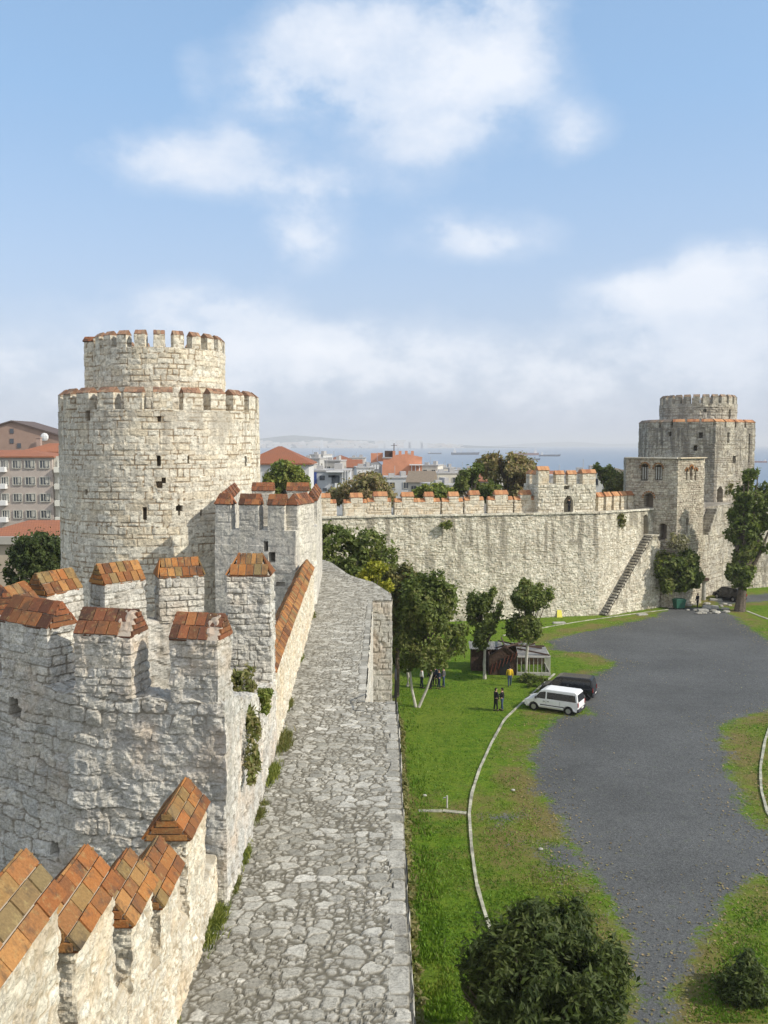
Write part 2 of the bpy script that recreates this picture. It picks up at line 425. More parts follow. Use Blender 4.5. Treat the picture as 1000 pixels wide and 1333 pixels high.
def masonry(name, path, z0, z1, mat, parent=None, res=.08, vres=None, closed=True, hm=.28, wm=.45, seed=1, amp=.03, jw=.02,
            cap=True, thick=None, floor=None, batter=0., holes=(), style='courses', offs=.02, streak=0., wob=.06, origin=None, irr=.35, rough=.02,
            ztop=None, ruin=0., asp=1.4, bricks=0.):
    P, U, N, NM = resample(path, closed, res)
    vres = vres or (res if not isinstance(res, (list, tuple)) else min(res))
    nr = max(2, int(math.ceil((z1-z0)/vres))+1)
    n = len(P)
    t = np.linspace(0, 1, nr)
    zt = np.full(n, z1) if ztop is None else np.array([ztop(p) for p in P])
    if ruin: zt = zt-ruin*np.maximum(0, fbm(U*.8, U*0+seed, seed+50, 3)-.35)*2
    Z = z0+t[:, None]*(zt[None, :]-z0)
    ins = np.zeros_like(Z)-((z1-Z)*batter)
    UU = np.repeat(U[None, :], nr, 0); VV = Z.copy()
    dN = np.ones_like(Z); dZ = np.zeros_like(Z)
    if thick is not None:       # parapet ring: over the top and down inside
        k = max(2, int(thick/vres/1.5)+1)
        for i in range(1, k+1):
            f = i/k; Z = np.vstack([Z, zt[None]]); ins = np.vstack([ins, np.full((1, n), thick*f)])
            VV = np.vstack([VV, zt[None]+thick*f]); UU = np.vstack([UU, U[None]]); dN = np.vstack([dN, np.full((1, n), 0. if i < k else -.5)]); dZ = np.vstack([dZ, np.ones((1, n))])
        k = max(2, int((z1-floor)/vres/1.5)+1)
        for i in range(1, k+1):
            zz = zt+(floor-zt)*i/k
            Z = np.vstack([Z, zz[None]]); ins = np.vstack([ins, np.full((1, n), thick)]); VV = np.vstack([VV, (zt+thick+(zt-zz))[None]])
            UU = np.vstack([UU, U[None]]); dN = np.vstack([dN, -np.ones((1, n))]); dZ = np.vstack([dZ, np.zeros((1, n))])
        # where the top turns, push both ways
    nr = Z.shape[0]
    if style == 'courses': d, a1, a2 = courses(UU, VV, hm, wm, seed, wob, irr)
    else: d, a1, a2 = rubble(UU, VV, hm, seed, asp)
    d = d+.012*(fbm(UU*6, VV*6, seed+9, 2)-.5)*hm/.28
    fill = sstep(.30, .62, fbm(UU*1.1/hm*.28, VV*1.3/hm*.28, seed+71, 3))       # where mortar still fills the joints
    h = sstep(0, jw*1.6, d+jw*.25*(1-fill))
    joint = (1-sstep(jw*.30, jw*1.05, d))*(.30+.70*fill)
    fr = .28/hm
    disp = h*amp*(.55+.45*fill)+(a2-.5)*offs*h+rough*(fbm(UU*5*fr, VV*5*fr, seed+19, 4)-.5)+rough*.8*np.abs(fbm(UU*9*fr, VV*14*fr, seed+23, 3)-.5)+rough*1.1*(fbm(UU*1.3*fr, VV*1.3*fr, seed+29, 3)-.5)
    chip = sstep(.70, .78, fbm(UU*2.4*fr, VV*2.8*fr, seed+37, 3)); disp = disp-chip*amp*1.1
    if bricks:   # patches of thin red brick repair
        bz = sstep(.66, .70, fbm(UU*.35, VV*1.1, seed+61, 2))
        bd, b1, b2 = courses(UU, VV, .07, .25, seed+5, .01, .1)
        joint = joint*(1-bz*bricks)+bz*bricks*(1-sstep(.004, .02, bd)); 
    ex = np.zeros_like(a1)
    if streak:      # run-off stains that start under the coping, each with its own length
        dep = (zt[None, :]-VV); Ls_ = streak*(.15+1.5*np.clip(fbm(U*.9, U*0+3, seed+81, 3)-.25, 0, 1))[None, :]
        sk_ = sstep(.50, .62, fbm(UU*2.1+.25*vn(UU*.5, VV*.8, seed+4), VV*.16, seed+83, 4))
        ex = sk_*(1-sstep(.55, 1.15, dep/Ls_))+.75*sstep(.60, .70, fbm(UU*.35, VV*.45, seed+85, 4))*sstep(.45, .6, fbm(UU*2.5, VV*2.5, seed+87, 3))
        ex = np.clip(ex, 0, 1)
    XY = P[None, :, :]-NM[None, :, :]*ins[:, :, None]
    for hx in holes:
        c = np.array(hx[0]); k = np.argmin(np.hypot(P[:, 0]-c[0], P[:, 1]-c[1])); uc = U[k]
        if closed and len(hx) > 6: pass
        zz0, zz1, w, dep = hx[1], hx[2], hx[3], hx[4]; arch = hx[5] if len(hx) > 5 else False
        half = np.full_like(Z, w/2)
        if arch:
            zc = zz1-w/2; q = np.clip((Z-zc)/(w/2), 0, 1); half = w/2*np.sqrt(1-q*q)
        ins_h = (np.abs(UU-uc) < half+.001) & (Z >= zz0) & (Z <= zz1) & (dN > .5)
        disp = np.where(ins_h, -dep, disp); joint = np.where(ins_h, .8, joint)
    X = XY[:, :, 0]+N[None, :, 0]*disp*dN; Y = XY[:, :, 1]+N[None, :, 1]*disp*dN; ZZ = Z+dZ*disp*.8
    if z0 > 1 and not thick: pass
    nc = n-1 if closed else n
    V = np.stack([X[:, :nc], Y[:, :nc], ZZ[:, :nc]], -1).reshape(-1, 3)
    st = np.stack([a1, joint, a2, ex], -1)[:, :nc].reshape(-1, 4)
    i = np.arange(nr-1)[:, None]*nc; j = np.arange(n-1)[None, :]
    j2 = (j+1) % nc if closed else j+1
    q = np.stack([i+j, i+j2, i+nc+j2, i+nc+j], -1).reshape(-1, 4)
    ng = []
    if cap: ng.append(list(range((nr-1)*nc, nr*nc)))
    return mk(name, V, q, mat, parent, origin, st=st, ngons=ng)

def inset_quad(p0, p1, th):
    p0 = np.array(p0, float); p1 = np.array(p1, float); d = (p1-p0)/np.linalg.norm(p1-p0); nrm = np.array([d[1], -d[0]])
    return [p0, p1, p1-nrm*th, p0-nrm*th]

def tile_cap(name, c, L, W, Hh, rz, z, mat, parent, rows=2, cols=4, seed=0, hip=0., over=.09, lump=False, tilt=0.):
    """gable cap of clay tiles; ridge along local x"""
    rg = random.Random(seed); b = MB()
    l = L/2+over; w = W/2+over; r = l-hip
    mortar = (.5, 1, .5, 0)
    # core (mortar bed and gable ends)
    core = .93
    lb = l-.03; wb = w-.012; hb = Hh-.012
    b.add([(-lb, -wb, 0), (lb, -wb, 0), (lb, wb, 0), (-lb, wb, 0), (-(r-.05), 0, hb), (r-.05, 0, hb)],
          [(0, 3, 2, 1), (0, 1, 5, 4), (2, 3, 4, 5), (1, 2, 5), (3, 0, 4)], 0, mortar)
    # brick-like tiles laid in the gable ends
    if hip < .05:
        nb = 4
        for s in (-1, 1):
            for k in range(nb):
                f0 = k/nb; f1 = (k+.78)/nb
                wk0 = wb*(1-f0)*.92; 
                b.box((s*(lb+.01), 0, hb*(f0+f1)/2), (.05, wk0*2*(1-.4/nb), hb*(f1-f0)), cc=(rg.random()*.7+.2, 0, rg.random(), 0))
    sl = math.hypot(w, Hh); ang = math.atan2(Hh, w)
    for s in (-1, 1):
        for i in range(rows):
            f0 = i/rows; f1 = (i+1)/rows
            lr0 = l-hip*f0; off = rg.uniform(-.04, .04)
            lr1 = l-hip*f1; lm = (lr0+lr1)/2
            for j in range(cols):
                sh_ = (.28 if (i % 2) else -.12)*2*lm/cols; x0 = -lm+2*lm*j/cols+(sh_ if j else 0); x1 = -lm+2*lm*(j+1)/cols+(sh_ if j < cols-1 else 0)
                gap = .022
                if lump and s < 0 and j >= cols-1 and rg.random() < .9: continue
                a0 = sl*f0; a1 = sl*f1
                ac = (a0+a1)/2; y = s*(w-ac*math.cos(ang)); zz = ac*math.sin(ang)
                Mx = Matrix.Rotation(-s*ang if False else (ang if s < 0 else -ang), 3, 'X')
                Mx = Matrix.Rotation(rg.uniform(-.02, .02), 3, 'Z') @ Mx @ Matrix.Rotation(rg.uniform(-.03, .03), 3, 'Y') @ Matrix.Rotation(rg.uniform(0, .05)*(-s), 3, 'X')
                b.box(((x0+x1)/2, y, zz+rg.uniform(0, .012)), ((x1-x0)-gap, (a1-a0)-gap*.6, .035), M=Mx, cc=(rg.random(), 0, rg.random(), 0))
    if hip >= .05:   # hipped ends
        for s in (-1, 1):
            vs = [Vector((s*l, -w, .0)), Vector((s*l, w, .0)), Vector((s*r, 0, Hh+.02))]
            up = Vector((s*.03, 0, .02))
            b.add(vs+[v+up for v in vs], [(0, 1, 2), (3, 5, 4), (0, 3, 4, 1), (1, 4, 5, 2), (2, 5, 3, 0)], 0, (rg.random(), 0, rg.random(), 0))
    # thin drip course under the eaves
    b.box((0, 0, -.015), (L+over*1.2, W+over*1.2, .03), cc=(.1, 0, .3, 0))
    if lump:
        nx_, nz_ = 16, 14; vs = []; fs = []
        for iz in range(nz_):
            for ix in range(nx_):
                f = iz/(nz_-1); gx_ = ix/(nx_-1); xw = l*(.28+.69*gx_)+.04*float(vn(iz*.8+seed, ix*.3, 5)-.5)
                edge = min(1, 4*min(gx_, 1-gx_, f+.1, 1-f+.15)); e_ = max(0, edge)*(.02+.07*float(vn(ix*.45, iz*.5, seed+3)))
                vs.append((xw, -(w-.06)*(1-f)-e_*.5, (Hh-.03)*f*1.0+.0+e_*.8))
        for iz in range(nz_-1):
            for ix in range(nx_-1): fs.append((iz*nx_+ix, iz*nx_+ix+1, (iz+1)*nx_+ix+1, (iz+1)*nx_+ix))
        b.add(vs, fs, 0, (.5, .85, .5, 0))
    Mt = Matrix.Translation((c[0], c[1], z)) @ Matrix.Rotation(rz, 4, 'Z') @ Matrix.Rotation(tilt, 4, 'Y')
    return b.build(name, mat, parent, origin=(c[0], c[1], z), M=Mt)

def merlon(parent, p0, p1, th, z0, z1, mat, res, capmat, caph=.42, seed=0, rows=2, cols=None, hip=0., hm=.25, wm=.4, amp=.025, jw=.018, over=.09, lump=False, rough=.02, capkw=None):
    q = inset_quad(p0, p1, th)
    m = masonry('merlon', q, z0, z1, mat, parent, res=res, hm=hm, wm=wm, seed=seed+100, amp=amp, jw=jw, rough=rough)
    c = sum(q)/4; d = np.array(p1, float)-np.array(p0, float); L = np.linalg.norm(d); rz = math.atan2(d[1], d[0])
    cols = cols or max(2, int(round(L/.3)))
    if L >= th*.9:
        tile_cap('tile_cap', c, L, th, caph, rz, z1, capmat, m, rows, cols, seed, hip, over, lump)
    else:
        tile_cap('tile_cap', c, th, L, caph, rz+math.pi/2, z1, capmat, m, rows, max(2, int(round(th/.3))), seed, hip, over, lump)
    return m
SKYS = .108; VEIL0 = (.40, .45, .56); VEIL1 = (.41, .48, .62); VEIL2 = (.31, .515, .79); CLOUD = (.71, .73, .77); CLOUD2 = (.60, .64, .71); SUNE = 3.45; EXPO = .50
HAZE = 1.6e-4
# ================================================================== THE NEAR BATTLEMENTED TOWER
SN, SC = M['stone_near'], M['stone_cream']
TA, TB, TF, TC = np.array((-5.48, 15.82)), np.array((-7.5, 17.2)), np.array((-2.72, 15.2)), np.array((-8.2, 18.4))
near_poly = [(-2.72, 15.2), (-2.85, 23.4), (-4.6, 23.4), (-6.2, 22.7), (-7.4, 21.3), (-8.1, 19.8), (-8.2, 18.4), (-7.5, 17.2), (-5.48, 15.82)]
def near_top(p):
    x, y = p
    if x > -3.0:
        if y < 16.1: return 15.6
        if y < 21.5: return 15.45-.27*(y-16.1)+.05*math.sin(y*5)
        return 13.99
    return 15.6+.03*math.sin(x*9)
t1 = empty('battlemented_tower', (-5.3, 19.3, 0))
tag(t1, 'big grey stone tower top right beside the cobbled wall walk, ringed with tiled battlements', 'tower')
holes1 = [((-6.9, 16.8), 14.9, 15.25, .3, .5), ((-5.0, 15.7), 10.4, 10.8, .2, .4), ((-6.0, 16.2), 12.5, 12.75, .22, .35)]
# the part of the shell in view gets fine relief
masonry('wall', near_poly, 5.5, 15.6, SN, t1, res=[.045, .3, .09, .09, .09, .3, .12, .04, .024], vres=.028, hm=.27, wm=.52, seed=21, amp=.024, jw=.015,
        cap=False, thick=.6, floor=13.7, holes=holes1, ztop=near_top, offs=.035, wob=.14, rough=.085, irr=.5)
masonry('foundation', near_poly, -3, 5.5, SN, t1, res=.5, hm=.3, wm=.55, seed=22, amp=.03, cap=False)
# floor of the tower top
fl, a1, a2 = None, None, None
gx, gy = np.meshgrid(np.arange(-7.7, -3.0, .06), np.arange(15.9, 23.0, .06))
d, a1, a2 = rubble(gx, gy, .3, 5)
V = np.stack([gx, gy, 13.72+.03*sstep(0, .05, d)+.06*(fbm(gx, gy, 3)-.5)], -1).reshape(-1, 3)
def gridq(nr, nc):
    i = np.arange(nr-1)[:, None]*nc; j = np.arange(nc-1)[None, :]
    return np.stack([i+j, i+j+1, i+nc+j+1, i+nc+j], -1).reshape(-1, 4)
q = gridq(*gx.shape); cx = V[q].mean(1)
def inside(px, py, poly):
    r = np.zeros(px.shape, bool); n = len(poly)
    for k in range(n):
        x1, y1 = poly[k]; x2, y2 = poly[(k+1) % n]
        if y1 == y2: continue
        c = ((y1 > py) != (y2 > py)) & (px < (x2-x1)*(py-y1)/(y2-y1)+x1)
        r ^= c
    return r
q = q[inside(cx[:, 0], cx[:, 1], near_poly)]
mk('floor', V, q, M['cobble'], t1, st=np.stack([a1, 1-sstep(.008, .03, d), a2, a2*0], -1).reshape(-1, 4))

def seg(a, b, s0, s1):
    a = np.array(a, float); b = np.array(b, float); d = (b-a)/np.linalg.norm(b-a); return a+d*s0, a+d*s1
E = 16.68
def nm_merlon(a, b, s0, s1, z1=E, z0=15.58, th=.62, capm='tile_dark', res=.028, **k):
    p0, p1 = seg(a, b, s0, s1)
    return merlon(t1, p0, p1, th, z0, z1, SN, res, M[capm], hm=.19, wm=.36, amp=.028, jw=.014, rough=.07, over=.03, **k)
nm_merlon(TA, TF, 1.86, 2.72, seed=3, lump=True, caph=.40, cols=5)
nm_merlon(TA, TF, .05, 1.10, seed=4, lump=True, caph=.41, cols=5)
nm_merlon(TB, TA, .30, 1.72, seed=5, caph=.44, cols=5)
nm_merlon(TC, TB, .15, 1.05, seed=6, caph=.46)
R1 = near_poly
nm_merlon(R1[1], R1[2], .02, 1.08, z0=13.65, th=.70, capm='tile', seed=7, hip=.3, caph=.5, cols=5, z1=16.72)
nm_merlon(R1[2], R1[3], .22, 1.30, capm='tile', seed=8, hip=.12, caph=.42, cols=6, z1=16.72)
nm_merlon(R1[3], R1[4], .22, 1.32, capm='tile', seed=9, caph=.45, cols=6, z1=16.70)
nm_merlon(R1[4], R1[5], .3, 1.35, capm='tile', seed=10, caph=.45, cols=5, z1=16.70)
nm_merlon(R1[5], R1[6], .2, 1.25, capm='tile', seed=11, caph=.42, cols=4, z1=16.62)
# extra stones under r5 down to the floor come from the ring wall itself

# ================================================================== PARAPET BESIDE THE CAMERA
t = empty('stepped_parapet', (-3.2, 10.5, 12)); par = t
tag(t, 'sunlit rubble parapet in the bottom left corner with stepped tile capped merlons', 'parapet wall')
def par_top(p): return 14.9-(min(max(p[1], 6), 12.5)-6)*.30
masonry('wall', [(-3.5, 4.0), (-2.9, 4.0), (-2.9, 15.35), (-3.5, 15.35)], 11.2, 14.9, SC, t, res=[.3, .028, .3, .06], vres=.03, hm=.15, wm=.26, seed=31, amp=.018, jw=.014, ztop=par_top, wob=.16, rough=.055, style='rubble', asp=1.6)
for k, (y0, y1, z) in enumerate([(6.35, 7.75, 16.0), (8.2, 9.4, 15.3), (10.0, 10.95, 14.55), (11.35, 12.45, 14.05), (13.05, 14.3, 14.2)]):
    zb = par_top((0, (y0+y1)/2))-.25
    qd = [(-2.9, y0), (-2.9, y1), (-3.48, y1), (-3.48, y0)]
    m = masonry('merlon', qd, zb, z, SC, t, res=.026, hm=.15, wm=.28, seed=40+k, amp=.018, jw=.014, rough=.055, wob=.15, style='rubble', asp=1.5)
    tile_cap('tile_cap', (-3.19, (y0+y1)/2), y1-y0, .58, .42, math.pi/2, z, M['tile'], m, 3, 4, 60+k, 0, .08)

# ================================================================== COPED PARAPET BETWEEN THE TWO TOWERS
t = empty('coped_parapet', (-3.3, 33, 12))
tag(t, 'long low parapet with sloping orange tile coping along the left of the walk', 'parapet wall')
a = np.array((-2.85, 23.3)); b = np.array((-3.38, 43.2))
dd = (b-a)/np.linalg.norm(b-a); nn = np.array([dd[1], -dd[0]])
masonry('wall', [a, b, b-nn*.62, a-nn*.62], 11.6, 14.1, SC, t, res=[.05, .4, .4, .4], vres=.05, hm=.19, wm=.28, seed=51, amp=.03, jw=.02, rough=.08, wob=.12, style='rubble', asp=1.5)
Lc = np.linalg.norm(b-a); nseg = 9
for k in range(nseg):
    c = a+dd*(Lc*(k+.5)/nseg)-nn*.31
    tile_cap('coping', c, Lc/nseg-.04, .62, .42, math.atan2(dd[1], dd[0]), 14.1+.05*(k % 2)+random.uniform(-.02, .03), M['tile'], t, 2, 6, 80+k, 0, .06, tilt=R(-1.2))

# ================================================================== SECOND (SQUARE) TOWER
t2 = empty('square_tower', (-6, 49, 0))
tag(t2, 'smaller square wall tower in shade beyond the near one, tile capped merlons', 'tower')
P2 = [(-4.2, 43.0), (-3.4, 45.5), (-3.9, 57.0), (-9.7, 57.5), (-8.2, 43.95)]
holes2 = [((-5.62, 43.37), 14.9, 15.35, .18, .6), ((-5.35, 43.3), 14.4, 14.85, .24, .6), ((-4.95, 43.2), 13.2, 13.4, .4, .2)]
masonry('wall', P2, 8, 15.9, M['stone_t2'], t2, res=[.07, .3, .5, .3, .06], vres=.065, hm=.34, wm=.6, seed=61, amp=.014, jw=.016, cap=False, thick=.6, floor=14.9, holes=holes2, rough=.03, wob=.08)
masonry('foundation', P2, -3, 8, M['stone_t2'], t2, res=.6, seed=62, cap=False)
mb = MB(); mb.vprism([(-4.6, 43.6), (-4.0, 45.6), (-4.5, 56.5), (-8.8, 56.8), (-7.3, 44.5)], 14.7, 14.92); mb.build('floor', M['cobble'], t2)
def m2(a, b, s0, s1, z0=15.88, z1=17.12, **k):
    p0, p1 = seg(a, b, s0, s1)
    merlon(t2, p0, p1, .6, z0, z1, M['stone_t2'], .06, M['tile_dark'], hm=.25, wm=.4, amp=.02, jw=.016, caph=.50, over=.05, **k)
m2(P2[4], P2[0], .05, .82, seed=1, hip=.2, z0=15.88); m2(P2[4], P2[0], 1.28, 2.25, seed=2, z0=15.88); m2(P2[4], P2[0], 2.74, 3.55, seed=3, z0=15.88)
m2(P2[0], P2[1], .25, 2.3, seed=4, hip=.3)
for s in (1.2, 3.6, 6.0, 8.4): m2(P2[1], P2[2], s, s+1.4, seed=int(s*10))
for s in (.8, 3.0): m2(P2[2], P2[3], s, s+1.3, seed=int(s*10))
for s in (1.0, 3.4, 5.8, 8.2, 10.8): m2(P2[3], P2[4], s, s+1.4, seed=int(s*10)+5)

# ================================================================== WALL WALK
def xl(y): return -3.7 if y < 44 else (-4.6 if y < 57 else -9.0)
def xr(y):
    if y < 27.9: return .42
    if y < 46.5: return -.6
    pts = [(46.5, .38), (48.6, .37), (52.5, -.6), (55.5, -2.1), (62, -3.7), (63.5, -4.6)]
    return float(np.interp(y, [p[0] for p in pts], [p[1] for p in pts]))
ww = empty('wall_walk', (-1.3, 30, 0))
tag(ww, 'cobbled stone walkway along the top of the fortress wall', None, None, 'structure')
Vs = []; Qs = []; Ss = []; base = 0
secs = [(9.0, 27.9, .030, .026), (27.9, 46.5, .055, .045), (46.5, 63.5, .10, .08)]
for y0, y1, ry, rx in secs:
    ny = int((y1-y0)/ry)+1; ys = np.linspace(y0, y1-1e-4, ny); nx = int(4.1/rx)
    lo = np.array([xl(y) for y in ys]); hi = np.array([xr(y) for y in ys])
    s = np.linspace(0, 1, nx)
    X = lo[:, None]+(hi-lo)[:, None]*s[None]; Y = np.repeat(ys[:, None], nx, 1)
    d, a1, a2 = rubble(X, Y, .27, 91, asp=1.15, wob=.12)
    d_s, s1_, s2_ = rubble(X, Y, .14, 95, asp=1.2, wob=.14)
    sub = a1 < .48                                             # some big cells are filled with small stones
    d = np.where(sub, np.minimum(d, d_s), d); a1 = np.where(sub, s1_, a1); a2 = np.where(sub, s2_, a2)
    d2, b1, b2 = courses(Y, X, .34, .5, 92, .05)       # larger edge slabs
    e = (hi[:, None]-X) < .30+.06*np.sin(Y*3)
    d = np.where(e, d2, d); a1 = np.where(e, b1*.6+.4, a1); a2 = np.where(e, b2, a2)
    d = d+.012*(fbm(X*9, Y*9, 4, 2)-.5)
    hh = sstep(.002, .030, d)
    sink = sstep(.5, .62, fbm(X*.7, Y*.5, 33, 3))       # areas where soil fills the joints
    Z = 11.955+hh*(.032-.010*sink)+(a2-.5)*.016*hh+.05*(fbm(X*.5, Y*.35, 8, 3)-.5)+.020*(fbm(X*7, Y*7, 6, 4)-.5)
    jt = (1-sstep(.006, .019+.004*sink, d))
    Vs.append(np.stack([X, Y, Z], -1).reshape(-1, 3)); Ss.append(np.stack([a1, jt, a2, sink*0], -1).reshape(-1, 4))
    Qs.append(gridq(ny, nx)+base); base += ny*nx
mk('paving', np.vstack(Vs), np.vstack(Qs), M['cobble'], ww, st=np.vstack(Ss))
WP = [(.4, 2), (.4, 27.9), (-.6, 27.9), (-.6, 46.5), (.38, 46.5), (.37, 48.6), (-.6, 52.5), (-2.1, 55.5), (-3.7, 62), (-4.6, 63.5), (-9, 63.5), (-9, 57.2), (-4.6, 57), (-4.6, 44), (-3.5, 43), (-3.4, 24), (-3.5, 2)]
masonry('wall', WP, -1, 11.96, SN, ww, res=[.35, .2, .12, .06, .2, .3, .3, .4, .5, .5, .5, .5, .5, .5, .5, .4, .5], vres=.08, hm=.26, wm=.42, seed=71, amp=.04, cap=False, rough=.04)
mb = MB(); mb.vprism([(-3.5, 2), (.38, 2), (.38, 9.1), (-3.5, 9.1)], 11.9, 11.97); mb.build('landing', M['cobble'], ww)
# stair going down inside the notch
st_ = empty('sunken_stair', (-.1, 28, 0)); tag(st_, 'narrow stone stair dropping off the right edge of the walkway', 'stairs')
mb = MB()
for k in range(36):
    mb.box((-.1, 28.1+k*.33, (12-.33*(k+1))/2), (.94, .34, 12-.33*(k+1)))
mb.build('steps', M['cobble'], st_)
hr = MB()
hr.tube([(.36, 26.6, 11.95), (.36, 26.6, 13.0), (.36, 27.6, 13.1), (.36, 29.5, 12.3)], .022, 6); hr.tube([(.36, 27.6, 11.9), (.36, 27.6, 13.1)], .022, 6)
o = hr.build('hand_rail', M['iron']); tag(o, 'thin black iron handrail at the top of the drop-off stair', 'handrail')

# ================================================================== ROUND TOWERS (LEFT)
def circ(cx, cy, r, n, a0=0.): return [(cx+r*math.cos(a0+2*math.pi*k/n), cy+r*math.sin(a0+2*math.pi*k/n)) for k in range(n)]
def cyl(px, py, c, r):
    d = ray(px, py); ox, oy = -c[0], -c[1]
    A = d.x**2+d.y**2; B = 2*(ox*d.x+oy*d.y); C = ox*ox+oy*oy-r*r
    s = (-B-math.sqrt(max(B*B-4*A*C, 0)))/(2*A); return (d.x*s, d.y*s), CAMH+d.z*s
CR = (-15.1, 62.0); RR = 6.55
rt = empty('round_tower', (*CR, 0)); tag(rt, 'tall round cream stone tower with two tiers of battlements on the left', 'tower')
hs = []
for (px, py, w, h, dep, arch) in [(319, 601, .22, .7, 1.0, False), (334, 601, .22, .7, 1.0, False), (206, 600, .16, .6, .7, False), (245, 598, .12, .5, .5, False), (188, 668, .2, .75, .7, False), (233, 662, .3, .3, .7, False), (233, 664, .12, .65, .7, False), (208, 631, .4, .35, .5, False), (115, 540, .3, .7, .35, False), (207, 546, .26, .3, .35, False), (262, 668, .12, .4, .5, False), (213, 625, .22, .3, .5, False), (113, 640, .15, .3, .4, False)]:
    xy, z = cyl(px, py, CR, RR); hs.append((xy, z-h/2, z+h/2, w, dep, arch))
masonry('wall', circ(*CR, RR, 120, R(180-60)), 6.0, 22.1, M['stone_round'], rt, res=.075, vres=.075, hm=.36, wm=.62, seed=81, amp=.025, jw=.03, cap=False, thick=.8, floor=21.2, holes=hs, rough=.05, offs=.03, wob=.07, batter=.008, streak=3.5)
masonry('foundation', circ(*CR, RR+.13, 60), -3, 6.0, M['stone_round'], rt, res=.6, seed=82, cap=False)
mb = MB(); mb.vprism(circ(*CR, RR-.6, 48), 20.9, 21.22); mb.build('floor', M['cobble'], rt)
def ring_merlons(parent, c, r, n, frac, z0, z1, th, mat, capm, res, caph, a0=0., only=None, seed=0, hip=0., rows=1, cols=3):
    for k in range(n):
        a = a0+2*math.pi*k/n; hw = math.pi/n*frac
        p0 = (c[0]+r*math.cos(a-hw), c[1]+r*math.sin(a-hw)); p1 = (c[0]+r*math.cos(a+hw), c[1]+r*math.sin(a+hw))
        merlon(parent, p0, p1, th, z0, z1, mat, res, capm, caph=caph, seed=seed+k, rows=rows, cols=cols, hip=hip, hm=.3, wm=.45, amp=.02, jw=.024, rough=.04, over=.02)
ring_merlons(rt, CR, RR, 23, .62, 22.08, 23.15, .8, M['stone_round'], M['tile_old'], .1, .34, R(3), seed=200, rows=2, cols=4)
ut = masonry('upper_drum', circ(*CR, 4.3, 80, R(120)), 21.2, 26.1, M['stone_round'], rt, res=.075, hm=.34, wm=.6, seed=83, amp=.025, jw=.03, cap=False, thick=.6, floor=25.3, rough=.06, offs=.035, wob=.07)
mb = MB(); mb.vprism(circ(*CR, 3.9, 40), 25.0, 25.32); mb.build('floor', M['cobble'], rt)
ring_merlons(rt, CR, 4.3, 22, .54, 26.08, 26.9, .6, M['stone_round'], M['tile_old'], .1, .28, R(5), seed=240, rows=1, cols=3)
sq = [(-19.75, 60.6), (-18.3, 60.2), (-18.1, 62.6), (-19.6, 63.0)]
masonry('stair_turret', sq, 21.2, 25.9, M['stone_round'], rt, res=.09, hm=.34, wm=.6, seed=84, amp=.04, jw=.03, rough=.05)
for a_, b_, s0, s1 in ((sq[0], sq[1], .0, .75), (sq[3], sq[0], .0, .7), (sq[3], sq[0], 1.5, 2.2)):
    p0, p1 = seg(a_, b_, s0, s1); merlon(rt, p0, p1, .5, 25.88, 26.75, M['stone_round'], .1, M['tile_dark'], caph=.32, seed=int(s0*9)+3)

# ================================================================== FAR CURTAIN WALL
SF = M['stone_far']
cw = empty('curtain_wall', (10, 103, 0)); tag(cw, 'long pale stone curtain wall closing the far side of the courtyard', 'wall')
front = [(-20, 96.5), (-6.7, 99), (25, 106), (33.0, 111.7)]
masonry('wall', front+[(31.0, 114.4), (24, 109.6), (-7.6, 103.2), (-21, 100.6)], -1, 12.0, SF, cw, streak=7.5, res=[.16, .11, .11, 1., 1., 1., 1., 1.], vres=.11, hm=.21, wm=.38, seed=101, amp=.032, jw=.026, rough=.095, offs=.045, wob=.16,
        holes=[((31.9, 110.9), 9.0, 11.4, .7, 1.2, True)], batter=.03)
# thin lip course along the walk edge
mb = MB()
for (x0, y0), (x1, y1) in zip(front[:-1], front[1:]):
    L = math.hypot(x1-x0, y1-y0); n = int(L/.9)
    for k in range(n):
        f0, f1 = k/n, (k+.97)/n; dx, dy = (x1-x0)/L, (y1-y0)/L
        mb.beam((x0+(x1-x0)*f0-dy*-.05, y0+(y1-y0)*f0-dx*.0+.1, 12.05+random.uniform(-.03, .03)), (x0+(x1-x0)*f1-dy*-.05, y0+(y1-y0)*f1+.1, 12.05+random.uniform(-.03, .03)), .55, .16+random.uniform(0, .06))
mb.build('edge_course', SF, cw)
def backline(off):
    off = off*.68
    p = [np.array(q, float) for q in front[1:]]; n1 = np.array((.2156, -.9765)); n2 = np.array((.58, -.8146)); m = n1+n2; m /= np.linalg.norm(m); m /= np.dot(m, n1)
    return [p[0]-n1*off-(p[1]-p[0])*.4, p[1]-m*off, p[2]-n2*off+(p[2]-p[1])*.12]
def xpx(px, off=3.1):   # point on the merlon line that a pixel column looks at
    L = backline(off); c = [a+(b-a)*f for a, b in ((L[0], L[1]), (L[1], L[2])) for f in np.linspace(0, 1, 900)]
    return min(c, key=lambda p: abs(500+FPX*p[0]/(p[1]*.997+.5)-px))
